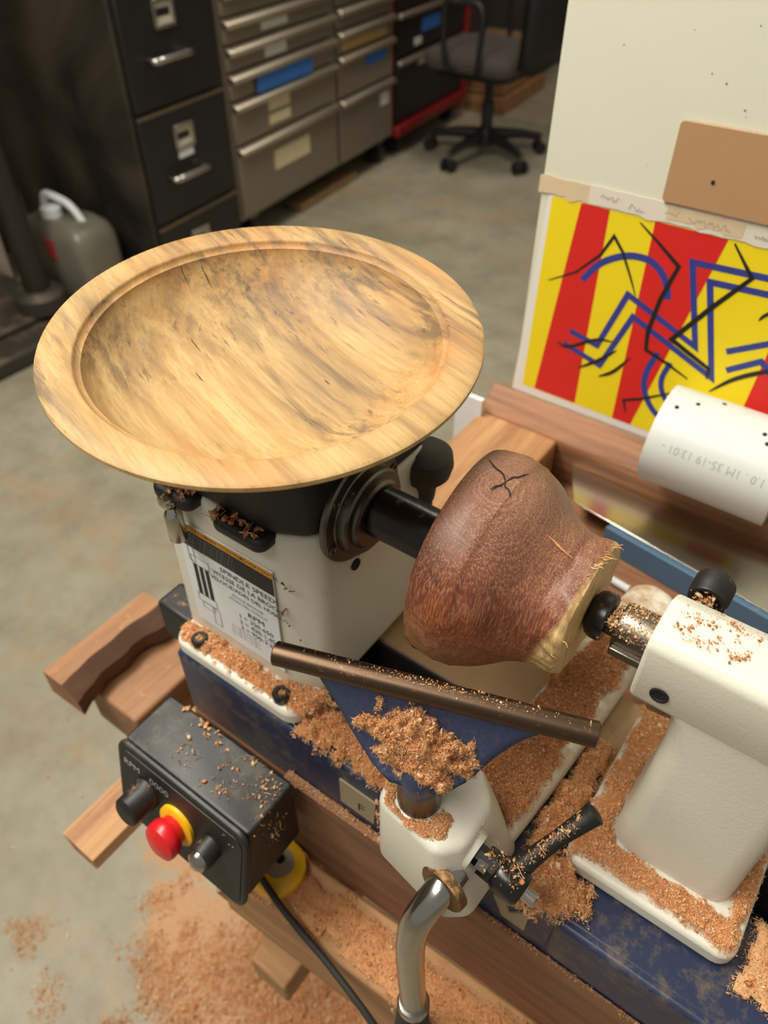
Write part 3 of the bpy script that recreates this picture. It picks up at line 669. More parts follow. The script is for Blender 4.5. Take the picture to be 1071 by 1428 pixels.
# ================================================================== LATHE
la = thing('wood_lathe', (.1, 0, -.0755), 'white and navy bench lathe with headstock and bed on the workbench', 'lathe')
bed = prism(rrect(-.137, .55, -.0805, -.019, .006, 3), -.012, 0, 'z'); prism(rrect(-.137, .55, .019, .0805, .006, 3), -.012, 0, 'z', bed)
bedo = mk('bed_way', bx(-.137, .55, -.0805, -.017, -.0752, 0), M_blue, la, bevel=.003)
mk('bed_way', bx(-.137, .55, .017, .0805, -.0752, 0), M_bluedust, la, bevel=.003)
mk('gap_shade_strip', bx(-.10, .54, .0150, .0168, -.06, -.0015), M_dark, la)  # added dark strip: paints the gap's shade over the navy side of the way
mk('bed_end_web', bx(-.1365, -.10, -.018, .018, -.0752, -.001), M_blue, la)
mk('bed_floor', bx(-.10, .54, -.018, .018, -.0752, -.06), M_dark, la)  # shade at the bottom of the gap is put into the dark colour
mk('bed_end_pad', prism(rrect(.178, .56, -.0845, -.06, .004, 3), -.049, -.0005, 'z'), M_blue, la, bevel=.003)
pq = mk('bed_plaque', prism([(.0195, -.018), (.0500, -.018), (.0480, -.049), (.0195, -.049)], -.0818, -.0804, 'y'), M_plaque, la)
text('plaque_print', 'F', .015, M_ink, XZ(.034, -.0819, -.043), pq)
mk('bed_decal', prism([(.1395, -.026), (.148, -.026), (.152, -.036), (.159, -.026), (.1635, -.026), (.1635, -.047), (.148, -.047)], -.0818, -.0804, 'y'), M_plaque, la)
mk('motor_box', bx(-.176, -.138, -.062, -.036, -.028, .012), M_black, la, bevel=.003)
# headstock
hp = [(-.137, -.058), (-.045, -.058), (-.037, -.0555), (-.022, -.0475), (-.016, -.040), (-.016, .066), (-.137, .066)]
hs_ = mk('headstock', prism([(-.139, -.06), (-.044, -.06), (-.035, -.0575), (-.020, -.0495), (-.0145, -.042), (-.0145, .066), (-.139, .066)], .012, .158, 'z', top=hp), M_white, la, bevel=.004, seg=3)
mk('headstock_foot', prism(rrect(-.139, -.019, -.0795, .08, .012, 5), .0004, .0155, 'z'), M_white, la, bevel=.004, seg=3)
mk('belt_cover', prism([(x-(.001 if x < -.1 else -.0008), y-.001) for x, y in hp], .1585, .2045, 'z'), M_black, la, bevel=.006, seg=3)
for x0, x1 in ((-.0800, -.0385), (-.131, -.097)):
    mk('cover_tab', prism(rrect(x0, x1, -.0685, -.050, .007, 5), .1500, .1605, 'z'), M_black, la, bevel=.0035, seg=3)
for x, y in ((-.1155, -.0715), (-.037, -.0715)):
    bo = mk('foot_bolt', lathe([(.0058, 0), (.0062, .001), (.0062, .0065), (.0052, .0075), (.0034, .0075), (.0030, .0035), (0, .0035)], (x, y, .0155), (0, 0, 1), 24), M_blackgloss, la, smooth=True)
for z in (.1265, .1125): mk('screw_recess', lathe([(.0042, 0), (.0042, .0012), (.0030, .0012), (.0026, .0006), (0, .0006)], (-.0155, -.013, z), (1, 0, 0), 18), M_dark, la)
lv = mk('latch_lever', lathe([(.0052, 0), (.0058, .001), (.0058, .021), (.0045, .024), (.003, .027)], (-.1120, -.0690, .1240), (0, 0, 1), 20), M_nickel, la, smooth=True)
mk('latch_pivot', lathe([(0, 0), (.005, .002), (.006, .006), (.005, .010), (.003, .014), (.003, .022)], (-.1140, -.0755, .1560), (0.1, 1, 0), 18), M_nickel, lv, smooth=True)
# label
lb = mk('speed_label', bx(-.1245, -.0415, -.0598, -.0588, .030, .1285), M_paper, la)
for v in lb.data.vertices:                        # follows the slight taper of the casting
    v.co.y += (.158-v.co.z)*-.0137+.0003
def ly(z): return -.0599-(.158-z)*.0137+.0002
def quad(name, x0, x1, z0, z1, m, par=lb, e=.0001): 
    bm = bmesh.new(); bm.faces.new([bm.verts.new(p) for p in ((x0, ly(z0)-e, z0), (x1, ly(z0)-e, z0), (x1, ly(z1)-e, z1), (x0, ly(z1)-e, z1))]); return mk(name, bm, m, par)
quad('warning_band', -.1245, -.0415, .1232, .1285, M_orangeink); quad('warning_panel', -.1245, -.0415, .1075, .1232, M_ink)
def lt(s, size, x, z, m=M_ink, al='LEFT', sx=1.0): return text('label_print', s, size, m, XZ(x, ly(z)-.0002, z), lb, align=al, sx=sx)
lt('\u25b2 WARNING', .0044, -.1225, .1243, sx=1.15); lt('AVERTISSEMENT', .0044, -.0985, .1243, sx=1.1); lt('ADVERTENCIA \u25b2', .0044, -.0685, .1243, sx=1.1)
for i in range(4): lt('| | | || | ||| | || ||| | || | || ||| | || | |||'[i:i+44], .0032, -.1225, .1195-.0036*i, M_grayink, sx=1.28)
lt('SPINDLE SPEEDS', .0062, -.064, .1005, al='CENTER', sx=1.15); lt('VITESSE DE LA BROCHE', .0058, -.0655, .0940, al='CENTER', sx=1.05); lt('VELOCIDADES DEL HUSILLO', .0054, -.066, .0878, al='CENTER', sx=1.0)
lt('POULIE BROCHE', .0037, -.068, .0815, M_grayink, 'CENTER'); lt('POLEA DEL HUSILLO', .0037, -.068, .0770, M_grayink, 'CENTER')
lt('RPM', .0068, -.062, .0690, al='CENTER', sx=1.2)
for i, s in enumerate(('1 = 250-650', '2 = 430-1,450', '3 = 950-3,200')): lt(s, .0060, -.079, .0625-.0062*i, sx=1.05)
for i in range(3): lt('|| | ||| || | || ||| |', .003, -.0885, .047-.0038*i, M_grayink, sx=1.5)
for i in range(3): quad('belt_drawing', -.1165+.0055*i, -.113+.0055*i, .062, .092, M_ink)
for x0, x1, z0, z1 in ((-.119, -.113, .094, .110), (-.1175, -.1005, .092, .100), (-.1185, -.1005, .054, .062), (-.1155, -.1035, .048, .054), (-.106, -.099, .036, .053)):
    for a, b, c, d in ((x0, x1, z0, z0+.0005), (x0, x1, z1-.0005, z1), (x0, x0+.0005, z0, z1), (x1-.0005, x1, z0, z1)): quad('pulley_drawing', a, b, c, d, M_grayink)
# spindle
SY, SZ = -.006, .1612
mk('bearing_flange', lathe([(.0345, 0), (.0362, .0008), (.0362, .0035), (.0350, .0048), (.0285, .0050), (.0278, .0058), (.0278, .0115), (.0265, .0128), (.0225, .0130), (.0222, .0150), (.0205, .0165), (.015, .0165)], (-.0163, SY-.002, SZ-.002), (1, 0, 0), 64), M_steel, la, smooth=True)
for a in (200, 258, 320, 20, 80, 140):
    t = math.radians(a); mk('flange_screw', lathe([(.0030, 0), (.0030, .0010), (.0020, .0010), (.0016, .0001), (0, .0001)], (-.0114, SY-.002+math.cos(t)*.0318, SZ-.002+math.sin(t)*.0318), (1, 0, 0), 16), M_steel, la, smooth=True)
mk('spindle_nose', lathe([(.0150, 0), (.0158, .0006), (.0158, .0470), (.0154, .0474), (.0154, .0481), (.0158, .0485), (.0158, .0520), (.01, .0520)], (-.0002, SY, SZ), Vector((.15, .004, -.0042)), 48), M_blackgloss, la, smooth=True)
kn = mk('index_knob', lathe([(.0075, 0), (.0085, .01), (.010, .014), (.0172, .022), (.0192, .030), (.0180, .0385), (.012, .0435), (0, .0455)], (-.0165, .066, .112), (0, 0, 1), 32), painted('worn_grey_knob_rubber', (66, 61, 53), .7), la, smooth=True)
mk('knob_stem', cyl((-.0165, .066, .06), (-.0165, .066, .1125), .0065, 16), M_blackgloss, la, smooth=True)
br = mk('knob_bracket', bx(-.03, .028, .0645, .105, .055, .062), M_steel, la, bevel=.002)
mk('bracket_bolt', lathe([(.006, 0), (.006, .006), (.004, .007), (0, .007)], (.014, .084, .0615), (0, 0, 1), 6), M_blackgloss, br)

# ---- tool rest base (banjo)
bj = thing('tool_rest_slide', (.12, 0, .0006), 'white sliding tool rest base with black ratchet lever and bent chrome rod', 'tool rest base')
def spline_poly(pts, n=5): return [(p.x, p.y) for p in smooth_path([Vector((a, b, 0)) for a, b in pts]+[Vector((pts[0][0], pts[0][1], 0))], n)[:-1]]
bp = [(.093, -.055), (.138, -.070), (.1435, -.02), (.149, .05), (.153, .12), (.157, .158), (.150, .172), (.130, .176), (.117, .166), (.110, .12), (.104, .05), (.097, -.01)]
mk('base_casting', prism(bp, .0008, .024, 'z', top=[(x*.94+.0075, y*.985) for x, y in bp]), M_whited, bj, bevel=.008, seg=4)
nose = [(.071, -.104), (.076, -.113), (.126, -.122), (.139, -.112), (.1425, -.062), (.128, -.05), (.095, -.04), (.08, -.07)]
nt = [(.071, -.104), (.076, -.113), (.116, -.1185), (.127, -.105), (.126, -.078), (.112, -.064), (.096, -.062), (.08, -.075)]
mk('nose_casting', prism(nose, .001, .070, 'z', top=nt), M_white, bj, bevel=.007, seg=4)
mk('lever_boss', lathe([(.0135, 0), (.0125, .012), (.011, .016), (.0075, .016)], (.114, -.097, .0535), (1, -.04, -.16), 28), M_white, bj, smooth=True)
rl = mk('lever_sleeve', lathe([(.0065, 0), (.0065, .006), (.0092, .006), (.0092, .014), (.0080, .0145), (.0080, .016)], (.1285, -.0976, .0512), (1, -.04, -.16), 8), M_blackgloss, bj)
mk('lever_hub', lathe([(.0085, 0), (.0098, .002), (.0098, .015), (.0085, .017)], (.1425, -.098, .0490), (1, -.04, -.16), 24), M_blackgloss, bj, smooth=True)
mk('lever_arm', tube([(.1505, -.096, .0485), (.1545, -.085, .0515), (.1625, -.068, .058), (.170, -.0555, .066), (.1735, -.0495, .0705)], lambda t: (.0066-.0022*min(1, t*2)+(.0042*max(0, t-.45)))*(1 if t < .97 else .55), 16, n=6), M_black, bj, smooth=True)
mk('lever_screw', lathe([(.0042, 0), (.0042, .0075), (.0032, .0085), (0, .0085)], (.1585, -.0985, .0462), (1, -.04, -.16), 18), M_nickel, bj, smooth=True)
mk('lever_facet', prism([(.1335, -.1075), (.1395, -.1078), (.1395, -.1020), (.1335, -.1018)], .0572, .0576, 'z'), M_chrome, bj)
RP = [(.124, -.108, .043), (.1222, -.124, .0395), (.1185, -.136, .024), (.1175, -.140, -.002), (.119, -.1405, -.04), (.1215, -.1405, -.08), (.1232, -.1405, -.108)]
mk('bent_rod', tube(RP, .0085, 20, n=8), M_chrome, bj, smooth=True)
mk('rod_collar', lathe([(.0142, -.004), (.0142, .0005), (.0134, .0015), (.0088, .0015)], (.1232, -.1203, .0400), (-.18, -1, .03), 32), steel('dusty_rod_collar', (150, 120, 84), .5, .6), bj, smooth=True)
gr = mk('rubber_grip', lathe([(.0102, .002), (.0108, .006), (.0112, .03), (.0125, .06), (.012, .11), (.008, .115)], (.1232, -.1405, -.108), (.01, 0, -1), 28), M_rubber, bj, smooth=True)
mk('grip_ferrule', lathe([(.0096, 0), (.0105, .001), (.0105, .0075), (.0096, .0085)], (.1231, -.1405, -.102), (.01, 0, -1), 28), M_chrome, gr, smooth=True)

# ---- tool rest
tr = thing('tool_rest', (.092, -.0975, .071), 'navy gull wing tool rest with brown steel bar heaped with shavings', 'tool rest')
U0 = Vector((.0139, -.1148, 0)); UD = Vector((.9441, .3297, 0)); ND = Vector((.3297, -.9441, 0))
mk('rest_bar', lathe([(.0050, 0), (.0062, .0008), (.0062, .1569), (.0050, .1577)], (.0139, -.1148, .155), UD, 28), M_barsteel, tr, smooth=True)
def prof(v):
    T = [(0, -.001, .1515), (.25, .0035, .137), (.5, .0085, .122), (.75, .0135, .1095), (1, .0205, .1005)]
    for a, b in zip(T, T[1:]):
        if v <= b[0]+1e-9: t = (v-a[0])/(b[0]-a[0]); return a[1]+(b[1]-a[1])*t, a[2]+(b[2]-a[2])*t
    return T[-1][1:]
def plate(u, v): d, z = prof(v); p = U0+UD*u+ND*d; return Vector((p.x, p.y, z))
def ip(T, v): return float(np.interp(v, [a for a, b in T], [b for a, b in T]))
bm = bmesh.new(); rows = []
for j in range(13):
    v = j/12; ul = ip([(0, .0205), (.3, .034), (.6, .046), (.85, .056), (1, .066)], v); ur = ip([(0, .138), (.2, .124), (.45, .113), (.75, .104), (1, .093)], v)
    rows.append([bm.verts.new(plate(ul+(ur-ul)*i/16, v)) for i in range(17)])
for a, b in zip(rows, rows[1:]):
    for i in range(16): bm.faces.new((a[i], a[i+1], b[i+1], b[i]))
o = mk('rest_plate', bm, M_bluerest, tr, smooth=True); s = o.modifiers.new('thick', 'SOLIDIFY'); s.thickness = .0045; s.offset = 0
PXY = (.0925, -.0985)
mk('rest_collar', lathe([(.0118, 0), (.0124, .001), (.0128, .008), (.0138, .014), (.012, .020)], (PXY[0], PXY[1], .090), (0, 0, 1), 32), M_bluerest, tr, smooth=True)
mk('rest_post', cyl((PXY[0], PXY[1], .0705), (PXY[0], PXY[1], .0905), .0120, 32), M_steel, tr, smooth=True)

# ---- tailstock
ts = thing('tailstock', (.21, 0, .0006), 'white cast tailstock with grey quill clamped at the right end of the bed', 'tailstock')
tb = [(-.0225, .139), (-.0255, .1455), (-.0262, .182), (-.021, .1875), (.003, .1882), (.019, .177), (.022, .165), (.022, .139)]
mk('tail_barrel', prism(tb, .1635, .36, 'x'), M_white, ts, bevel=.0025, seg=3)
def leg_sec(z, x0, x1, y0, y1, r): return [(x, y, z) for x, y in rrect(x0, x1, y0, y1, r, 5)]
bm = bmesh.new(); S = [leg_sec(.150, .176, .262, -.0245, .022, .008), leg_sec(.136, .184, .256, -.0245, .024, .011), leg_sec(.11, .187, .2535, -.0255, .028, .012), leg_sec(.05, .1855, .2525, -.027, .034, .012), leg_sec(.0158, .1825, .2525, -.030, .040, .013)]
rg = [[bm.verts.new(p) for p in s] for s in S]
for a, b in zip(rg, rg[1:]):
    for i in range(len(a)): bm.faces.new((a[i], a[(i+1) % len(a)], b[(i+1) % len(a)], b[i]))
bm.faces.new(rg[0]); bm.faces.new(rg[-1][::-1])
mk('tail_leg', bm, M_white, ts, smooth=True)
mk('tail_base', prism(rrect(.1655, .2645, -.054, .068, .010, 5), .0008, .0152, 'z'), M_white, ts, bevel=.0035, seg=3)
mk('clamp_screw', lathe([(.0046, 0), (.0046, .0008), (.0034, .0008), (.003, .0002), (0, .0002)], (.1770, -.0262, .1545), (0, -1, 0), 20), M_dark, ts)
QZ = .158
mk('quill', lathe([(.0120, .1455), (.0128, .147), (.0128, .170), (.006, .170)], (0, 0, QZ), (1, 0, 0), 40), M_steel, ts, smooth=True)
mk('quill_key', bx(.1465, .166, -.0165, -.0122, QZ-.006, QZ-.001), M_steel, ts, bevel=.0008)
mk('live_centre', lathe([(.004, .1288), (.0085, .1292), (.0118, .1312), (.0132, .1345), (.0132, .1388), (.0120, .1402), (.0078, .1405), (.0078, .147)], (0, 0, QZ), (1, 0, 0), 40), M_blackgloss, ts, smooth=True)
lk = mk('quill_lock_knob', lathe([(.0062, .004), (.0074, 0), (.0092, 0), (.0098, .0012), (.0098, .004), (.0104, .005), (.0104, .015), (.0088, .0168), (.0042, .0168), (.0042, .019), (0, .019)], (.1762, .032, .1655), (0, 1, 0), 28), M_black, ts, smooth=True)

# ---- control box
def lean(x, y, z): return Vector((x, y+(z+.03)*.22, z))
LEAN = Matrix(((1, 0, 0, 0), (0, 1, .22, .0066), (0, 0, 1, 0), (0, 0, 0, 1)))
cbx = thing('control_box', (-.068, -.12, -.106), 'black dusty control box with red stop button on the lathe front', 'control box')
mk('box_body', prism(rrect(-.131, -.008, -.158, -.098, .003, 2), -.104, -.030, 'z', top=rrect(-.131, -.008, -.143, -.098, .003, 2)), M_blackdust, cbx, bevel=.006, seg=3)
mk('front_bezel', prism(rrect(-.134, -.005, -.108, -.0285, .010, 5), -.1475, -.1425, 'y'), M_blackdust, cbx, bevel=.0018, seg=2, xf=lean)
fp = mk('front_panel', prism(rrect(-.130, -.009, -.104, -.0335, .008, 5), -.1481, -.1474, 'y'), M_black, cbx, xf=lean)
text('panel_print', 'RPM', .0080, M_lightink, LEAN @ XZ(-.126, -.1484, -.0465), fp, sx=1.15)
text('panel_display', '0000', .0088, painted('dim_display_print', (146, 146, 140), .5), LEAN @ XZ(-.099, -.1484, -.0475), fp, sx=1.15)
mk('speed_knob', lathe([(.0125, 0), (.0125, .004), (.0112, .006), (.0112, .019), (.0095, .0205), (0, .0205)], (-.103, -.148, -.062), (0, -1, 0), 32), M_black, cbx, smooth=True, xf=lean)
mk('stop_collar', lathe([(.0165, 0), (.0165, .0025), (.015, .0035), (.008, .0035)], (-.070, -.148, -.068), (0, -1, 0), 36), M_yellow, cbx, smooth=True, xf=lean)
mk('stop_button', lathe([(.0105, 0), (.0112, .003), (.0140, .0065), (.0146, .0115), (.0136, .0152), (.009, .0172), (0, .0178)], (-.070, -.1512, -.068), (0, -1, 0), 36), M_red, cbx, smooth=True, xf=lean)
sw = mk('switch_barrel', lathe([(.0095, 0), (.0095, .010), (.0088, .012)], (-.037, -.148, -.062), (0, -1, 0), 28), M_black, cbx, smooth=True, xf=lean)
mk('switch_cap', lathe([(.0078, .0), (.0075, .003), (.0045, .0052), (0, .006)], (-.037, -.1595, -.062), (0, -1, 0), 28), M_chrome, sw, smooth=True, xf=lean)
tag(mk('power_cable', tube([(-.05, -.115, -.106), (-.045, -.125, -.135), (-.02, -.132, -.155), (.012, -.138, -.164), (.048, -.143, -.168), (.085, -.150, -.172), (.118, -.156, -.185), (.17, -.16, -.21)], .0027, 10), M_rubber, smooth=True), 'black power cable drooping along the shavings covered ledge', 'cable')
yr = thing('tape_reel', (-.028, -.112, -.175), 'yellow round tape case lying on the ledge beside the control box', 'tape measure')
mk('reel_case', lathe([(.018, 0), (.0225, .003), (.0225, .012), (.018, .015)], (-.026, -.1135, -.1752), (0, 0, 1), 36), M_yellow, yr, smooth=True)
mk('reel_face', lathe([(.0125, 0), (.0125, .0008), (0, .001)], (-.026, -.1115, -.1604), (0, 0, 1), 30), M_plaque, yr)
mk('reel_hole', lathe([(.004, 0), (.004, .0006), (0, .0006)], (-.027, -.109, -.1596), (0, 0, 1), 16), M_dark, yr)

# ================================================================== TURNED WOOD
# ---- bowl
bc = Vector((-.0739, -.0110, .2555)); bn = Vector((.0488, -.0596, 1)).normalized()
R = .1178
prof_b = [(0, -.0490), (.034, -.0490), (.036, -.0470), (.060, -.0400), (.085, -.0230), (.1055, -.0068), (.1165, -.0034), (.1178, -.0015), (.1176, .0004), (.1160, .0014), (.108, .0012), (.1000, .0004), (.0992, -.0001), (.0988, -.0010), (.0978, -.0026), (.0958, -.0034), (.0955, -.0046),
          (.0915, -.0098), (.086, -.0160), (.075, -.0232), (.060, -.0288), (.040, -.0322), (.020, -.0333), (0, -.0336)]
bw = lathe(prof_b, bc, bn, 128)
bo = mk('maple_bowl', bw, M_bowl, smooth=True); tag(bo, 'pale spalted maple bowl with wide rim resting on the lathe headstock', 'bowl')
# dark slits in the bowl
M_slit = painted('dark_slit', (70, 48, 30), .8)
a_, b_2, n_ = frame(bn)
def bowl_pt(x, y):
    X = Vector((x, y, 0)); r = X.length; hz = float(np.interp(r, [0, .02, .04, .06, .075, .086, .093, .0958, .0972, .0982], [-.0336, -.0333, -.0322, -.0288, -.0232, -.0158, -.0085, -.0042, -.0036, -.0024]))
    z = bc.z+hz-(bn.x*x+bn.y*y)/bn.z; return Vector((bc.x+x, bc.y+y, z+.0002))
for x, y, L_ in ((-.092, .026, .016), (-.082, .036, .012), (-.057, -.002, .013), (-.036, -.020, .010), (.025, .02, .006)):
    d = Vector((math.cos(math.radians(-17)), math.sin(math.radians(-17)), 0)); nn = Vector((-d.y, d.x, 0)); bm = bmesh.new(); pv_ = None
    for i in range(9):
        t = i/8-.5; q = d*(L_*t)+nn*.00025*math.sin(i*2.1); wq = .00028*(1-4*t*t)+.00002
        pr = [bm.verts.new(bowl_pt(x+q.x+nn.x*k*wq, y+q.y+nn.y*k*wq)) for k in (-1, 1)]
        if pv_: bm.faces.new((pv_[0], pv_[1], pr[1], pr[0]))
        pv_ = pr
    mk('check_crack', bm, M_slit, bo)
# ---- block on the spindle
TC = Vector((.0, -.002, .159)); TD = Vector((.15, .002, -.0025)).normalized()
tprof = [(0, .052), (.040, .051), (.0545, .0505), (.0590, .0525), (.0602, .0560), (.06125, .0663), (.0613, .0669), (.0597, .0768), (.0592, .0773), (.0560, .0848), (.0535, .0892), (.0490, .0950), (.0440, .1010), (.0405, .107), (.0385, .1125), (.0372, .1165), (.0378, .1205), (.0380, .1260), (.0366, .1282), (.0350, .1287), (.018, .1290), (0, .1290)]
bm = bmesh.new(); sg = 120; fine = []
for (r0, h0), (r1, h1) in zip(tprof, tprof[1:]):
    m = 3 if abs(h1-h0) > .002 or abs(r1-r0) > .01 else 1
    fine += [(r0+(r1-r0)*k/m, h0+(h1-h0)*k/m) for k in range(m)]
fine.append(tprof[-1])
lathe(fine, TC, TD, sg, bm)
for v in bm.verts:
    q = v.co-TC; h = q.dot(TD); rad = q-TD*h; r = rad.length
    if r < .03: continue
    a = math.atan2(rad.z, rad.y); u = rad.normalized()
    f = 0
    f -= .0035*math.exp(-((a-math.radians(92))/.30)**2)*max(0, 1-abs(h-.072)/.02)          # flat on the bark side
    f += .0006*math.sin(a*5+1.3)+.0009*mn.noise(Vector((u.y*3, u.z*3, h*40)))
    if h > .115: f += .0016*mn.noise(Vector((u.y*7, u.z*7, h*90)))+.0012*math.sin(a*3+.6)
    if h < .058: f += -.0016*max(0, mn.noise(Vector((u.y*9, u.z*9, 2.)))) * (1 if u.z < -.2 else .2)
    v.co += u*f
tw = mk('turned_block', bm, M_block, smooth=True); tag(tw, 'reddish brown wood block with pale sapwood foot mounted between the lathe centres', 'wood block')
def wood_r(h): return float(np.interp(h, [q for p, q in tprof[3:19]], [p for p, q in tprof[3:19]]))
def wpt(h, a, e=.0010):
    rr = wood_r(h)+e-.0035*math.exp(-((a-math.radians(92))/.30)**2)*max(0, 1-abs(h-.072)/.02)
    return TC+TD*h+Vector((0, math.cos(a), math.sin(a)))*rr
def crack(pts, wd):
    bm = bmesh.new(); pr = None; P = smooth_path([Vector((h, math.radians(a), 0)) for h, a in pts], 5)
    for i, p in enumerate(P):
        w_ = wd*(.25+.75*math.sin(math.pi*min(1, (i+.4)/len(P)))); d = (P[min(i+1, len(P)-1)]-P[max(i-1, 0)]); d = Vector((d.x, d.y*.06, 0)).normalized()
        q = [bm.verts.new(wpt(p.x-d.y*k*w_, p.y+d.x*k*w_/.06)) for k in (-1, 1)]
        if pr: bm.faces.new((pr[0], pr[1], q[1], q[0]))
        pr = q
    return mk('pith_crack', bm, M_dark, tw)
PH, PA = .072, 89
for dh, da, wd in ((-.0145, -8, .0006), (.006, -13, .0005), (-.003, 10, .0005), (.007, 7.5, .0005)):
    crack([(PH, PA), (PH+dh*.22, PA+da*.38), (PH+dh*.6, PA+da*.55), (PH+dh, PA+da)], wd)
def ribbon(name, pts, wd, m):
    bm = bmesh.new(); pr = None; P = smooth_path([Vector((h, math.radians(a), 0)) for h, a in pts], 5); r = random.Random(len(pts))
    for i, p in enumerate(P):
        w_ = wd*(.2+.8*math.sin(math.pi*min(1, (i+.4)/len(P))))*r.uniform(.6, 1.3); d = (P[min(i+1, len(P)-1)]-P[max(i-1, 0)]); d = Vector((d.x, d.y*.06, 0)).normalized()
        q = [bm.verts.new(wpt(p.x-d.y*k*w_, p.y+d.x*k*w_/.05, .0011)) for k in (-1, 1)]
        if pr: bm.faces.new((pr[0], pr[1], q[1], q[0]))
        pr = q
    return mk(name, bm, m, tw)
ribbon('torn_grain', [(.101, 99), (.105, 98.6), (.110, 100), (.116, 101)], .0007, painted('torn_pale_grain', (196, 136, 90), .7, vary=.2))
ribbon('bark_edge', [(.0545, 196), (.0538, 203), (.0545, 209), (.0555, 214), (.0560, 219), (.0575, 223)], .0011, painted('dark_bark', (66, 36, 26), .8, vary=.3))
# torn fibres on the sapwood rim
bm = bmesh.new(); r_ = random.Random(2)
for i in range(46):
    a = math.radians(r_.choice([r_.uniform(60, 110), r_.uniform(-120, -40), r_.uniform(0, 360)])); p = TC+TD*(.1265+r_.uniform(-.002, .002))+Vector((0, math.cos(a), math.sin(a)))*.037
    e = p+TD*r_.uniform(.001, .006)+Vector((0, math.cos(a), math.sin(a)))*r_.uniform(.0005, .004); tube([p, (p+e)/2+Vector((r_.uniform(-.001, .001),)*3), e], lambda t: .00035*(1-t*.8), 4, bm, n=0)
o = mk('torn_fibres', bm, M_shav, tw); o['kind'] = 'stuff'; o['label'] = 'pale torn wood fibres'

# ================================================================== SHAVINGS
def rest_place(u, v, h):
    P = np.array([plate(a, b) for a, b in zip(u, np.clip(v/.06, 0, 1.02))])
    return P[:, 0]+h*.22, P[:, 1]-h*.55, P[:, 2]+h*.8
pile('shavings_heap', 'fluffy orange shavings heaped on the navy tool rest', [(.044, .023), (.056, .0135), (.073, .0095), (.090, .012), (.103, .024), (.1085, .036), (.104, .046), (.095, .058), (.084, .0615), (.070, .0610), (.0585, .051), (.050, .037)], rest_place, 36000, .00085, .0115, .012, ns=120)
pile('shavings_heap', 'orange shavings lying on the headstock foot below the speed label', [(-.138, -.074), (-.135, -.0595), (-.04, -.0585), (-.018, -.05), (.0, -.052), (-.02, -.074), (-.040, -.0765), (-.085, -.0775), (-.125, -.0775)], flat(.0155), 17000, .00095, .0055, .006, ns=110)
pile('shavings_heap', 'orange shavings spilling over the bed beside the tool rest post', [(-.020, -.078), (-.018, -.050), (.02, -.045), (.066, -.055), (.062, -.0815), (.03, -.083), (.0, -.082)], flat(.0), 16000, .00095, .011, .010, ns=100)
pile('shavings_heap', 'brown shavings covering the top of the sliding tool rest base', [(.100, -.058), (.138, -.068), (.1395, -.03), (.141, .02), (.146, .09), (.144, .12), (.118, .12), (.108, .05), (.101, .0)], flat(.0242), 34000, .0008, .004, .005, mat=M_shavd, mix=(.3, .4, .3), ns=70)
pile('shavings_heap', 'shavings piled on the bed between tool rest base and tailstock', [(.144, .03), (.166, .04), (.167, -.05), (.188, -.056), (.194, -.076), (.176, -.0835), (.148, -.088), (.143, -.05)], flat(.0), 24000, .0010, .015, .007, ns=100)
pile('shavings_heap', 'curly shavings lying on the tailstock base plate', [(.166, .066), (.190, .066), (.1835, -.0), (.183, -.022), (.19, -.031), (.2515, -.031), (.2535, .0), (.2535, .03), (.264, .03), (.264, -.048), (.256, -.0535), (.240, -.0525), (.215, -.050), (.19, -.049), (.1665, -.052)], flat(.0152), 36000, .00095, .0050, .0045, ns=90)
pile('shavings_heap', 'shavings on the bed right of the tailstock base', [(.268, -.02), (.29, -.0), (.33, -.05), (.33, -.078), (.285, -.062), (.268, -.058)], flat(.0), 8000, .00095, .006, .008)
pile('shavings_heap', 'shavings ringed round the tool rest post on the base nose', [(.0735, -.104), (.079, -.1125), (.090, -.1155), (.108, -.1165), (.116, -.110), (.115, -.098), (.1055, -.096), (.1045, -.106), (.0925, -.1115), (.082, -.1075), (.0795, -.095), (.084, -.085), (.079, -.083)], flat(.0700), 7500, .0006, .0020, .0022, mix=(.3, .4, .3), ns=200)
pile('shavings_heap', 'shavings strip along the top edge of the bench front rail', [(-.028, -.0893), (.055, -.0868), (.186, -.0840), (.30, -.0836), (.30, -.0812), (.186, -.0812), (-.028, -.0812)], flat(-.0598), 5500, .0007, .0016, .0022, ns=150, base=False)
pile('shavings_heap', 'shavings spread along the lower bench ledge', [(-.05, -.10), (.08, -.094), (.22, -.088), (.35, -.085), (.35, -.12), (.20, -.127), (.115, -.1325), (.04, -.1345), (-.02, -.1365), (-.055, -.135)], flat(-.1762), 26000, .0011, .006, .010, ns=60)
fp_ = [W(a, b, -.89) for a, b in ((-.42, -.16), (-.36, -.04), (-.24, .02), (-.10, .06), (.1, .12), (.25, .06), (.2, -.12), (.0, -.2), (-.16, -.26), (-.33, -.28))]
pile('shavings_heap', 'wide drift of shavings on the floor under the workbench', [(p.x, p.y) for p in fp_], flat(FZ), 60000, .0024, .009, .09, ns=18, thin=.5, base=False)
for nm, pl_ in (('small patch of shavings on the floor nearest the lower left corner', ((-.47, -.24), (-.43, -.22), (-.40, -.29), (-.43, -.34), (-.47, -.29))), ('faint patch of shavings on the floor at the left edge', ((-.57, -.25), (-.51, -.23), (-.49, -.28), (-.54, -.32)))):
    q = [W(a, b, -.89) for a, b in pl_]; pile('shavings_patch', nm, [(p.x, p.y) for p in q], flat(FZ), 2600, .0020, .003, .04, ns=24, base=False)
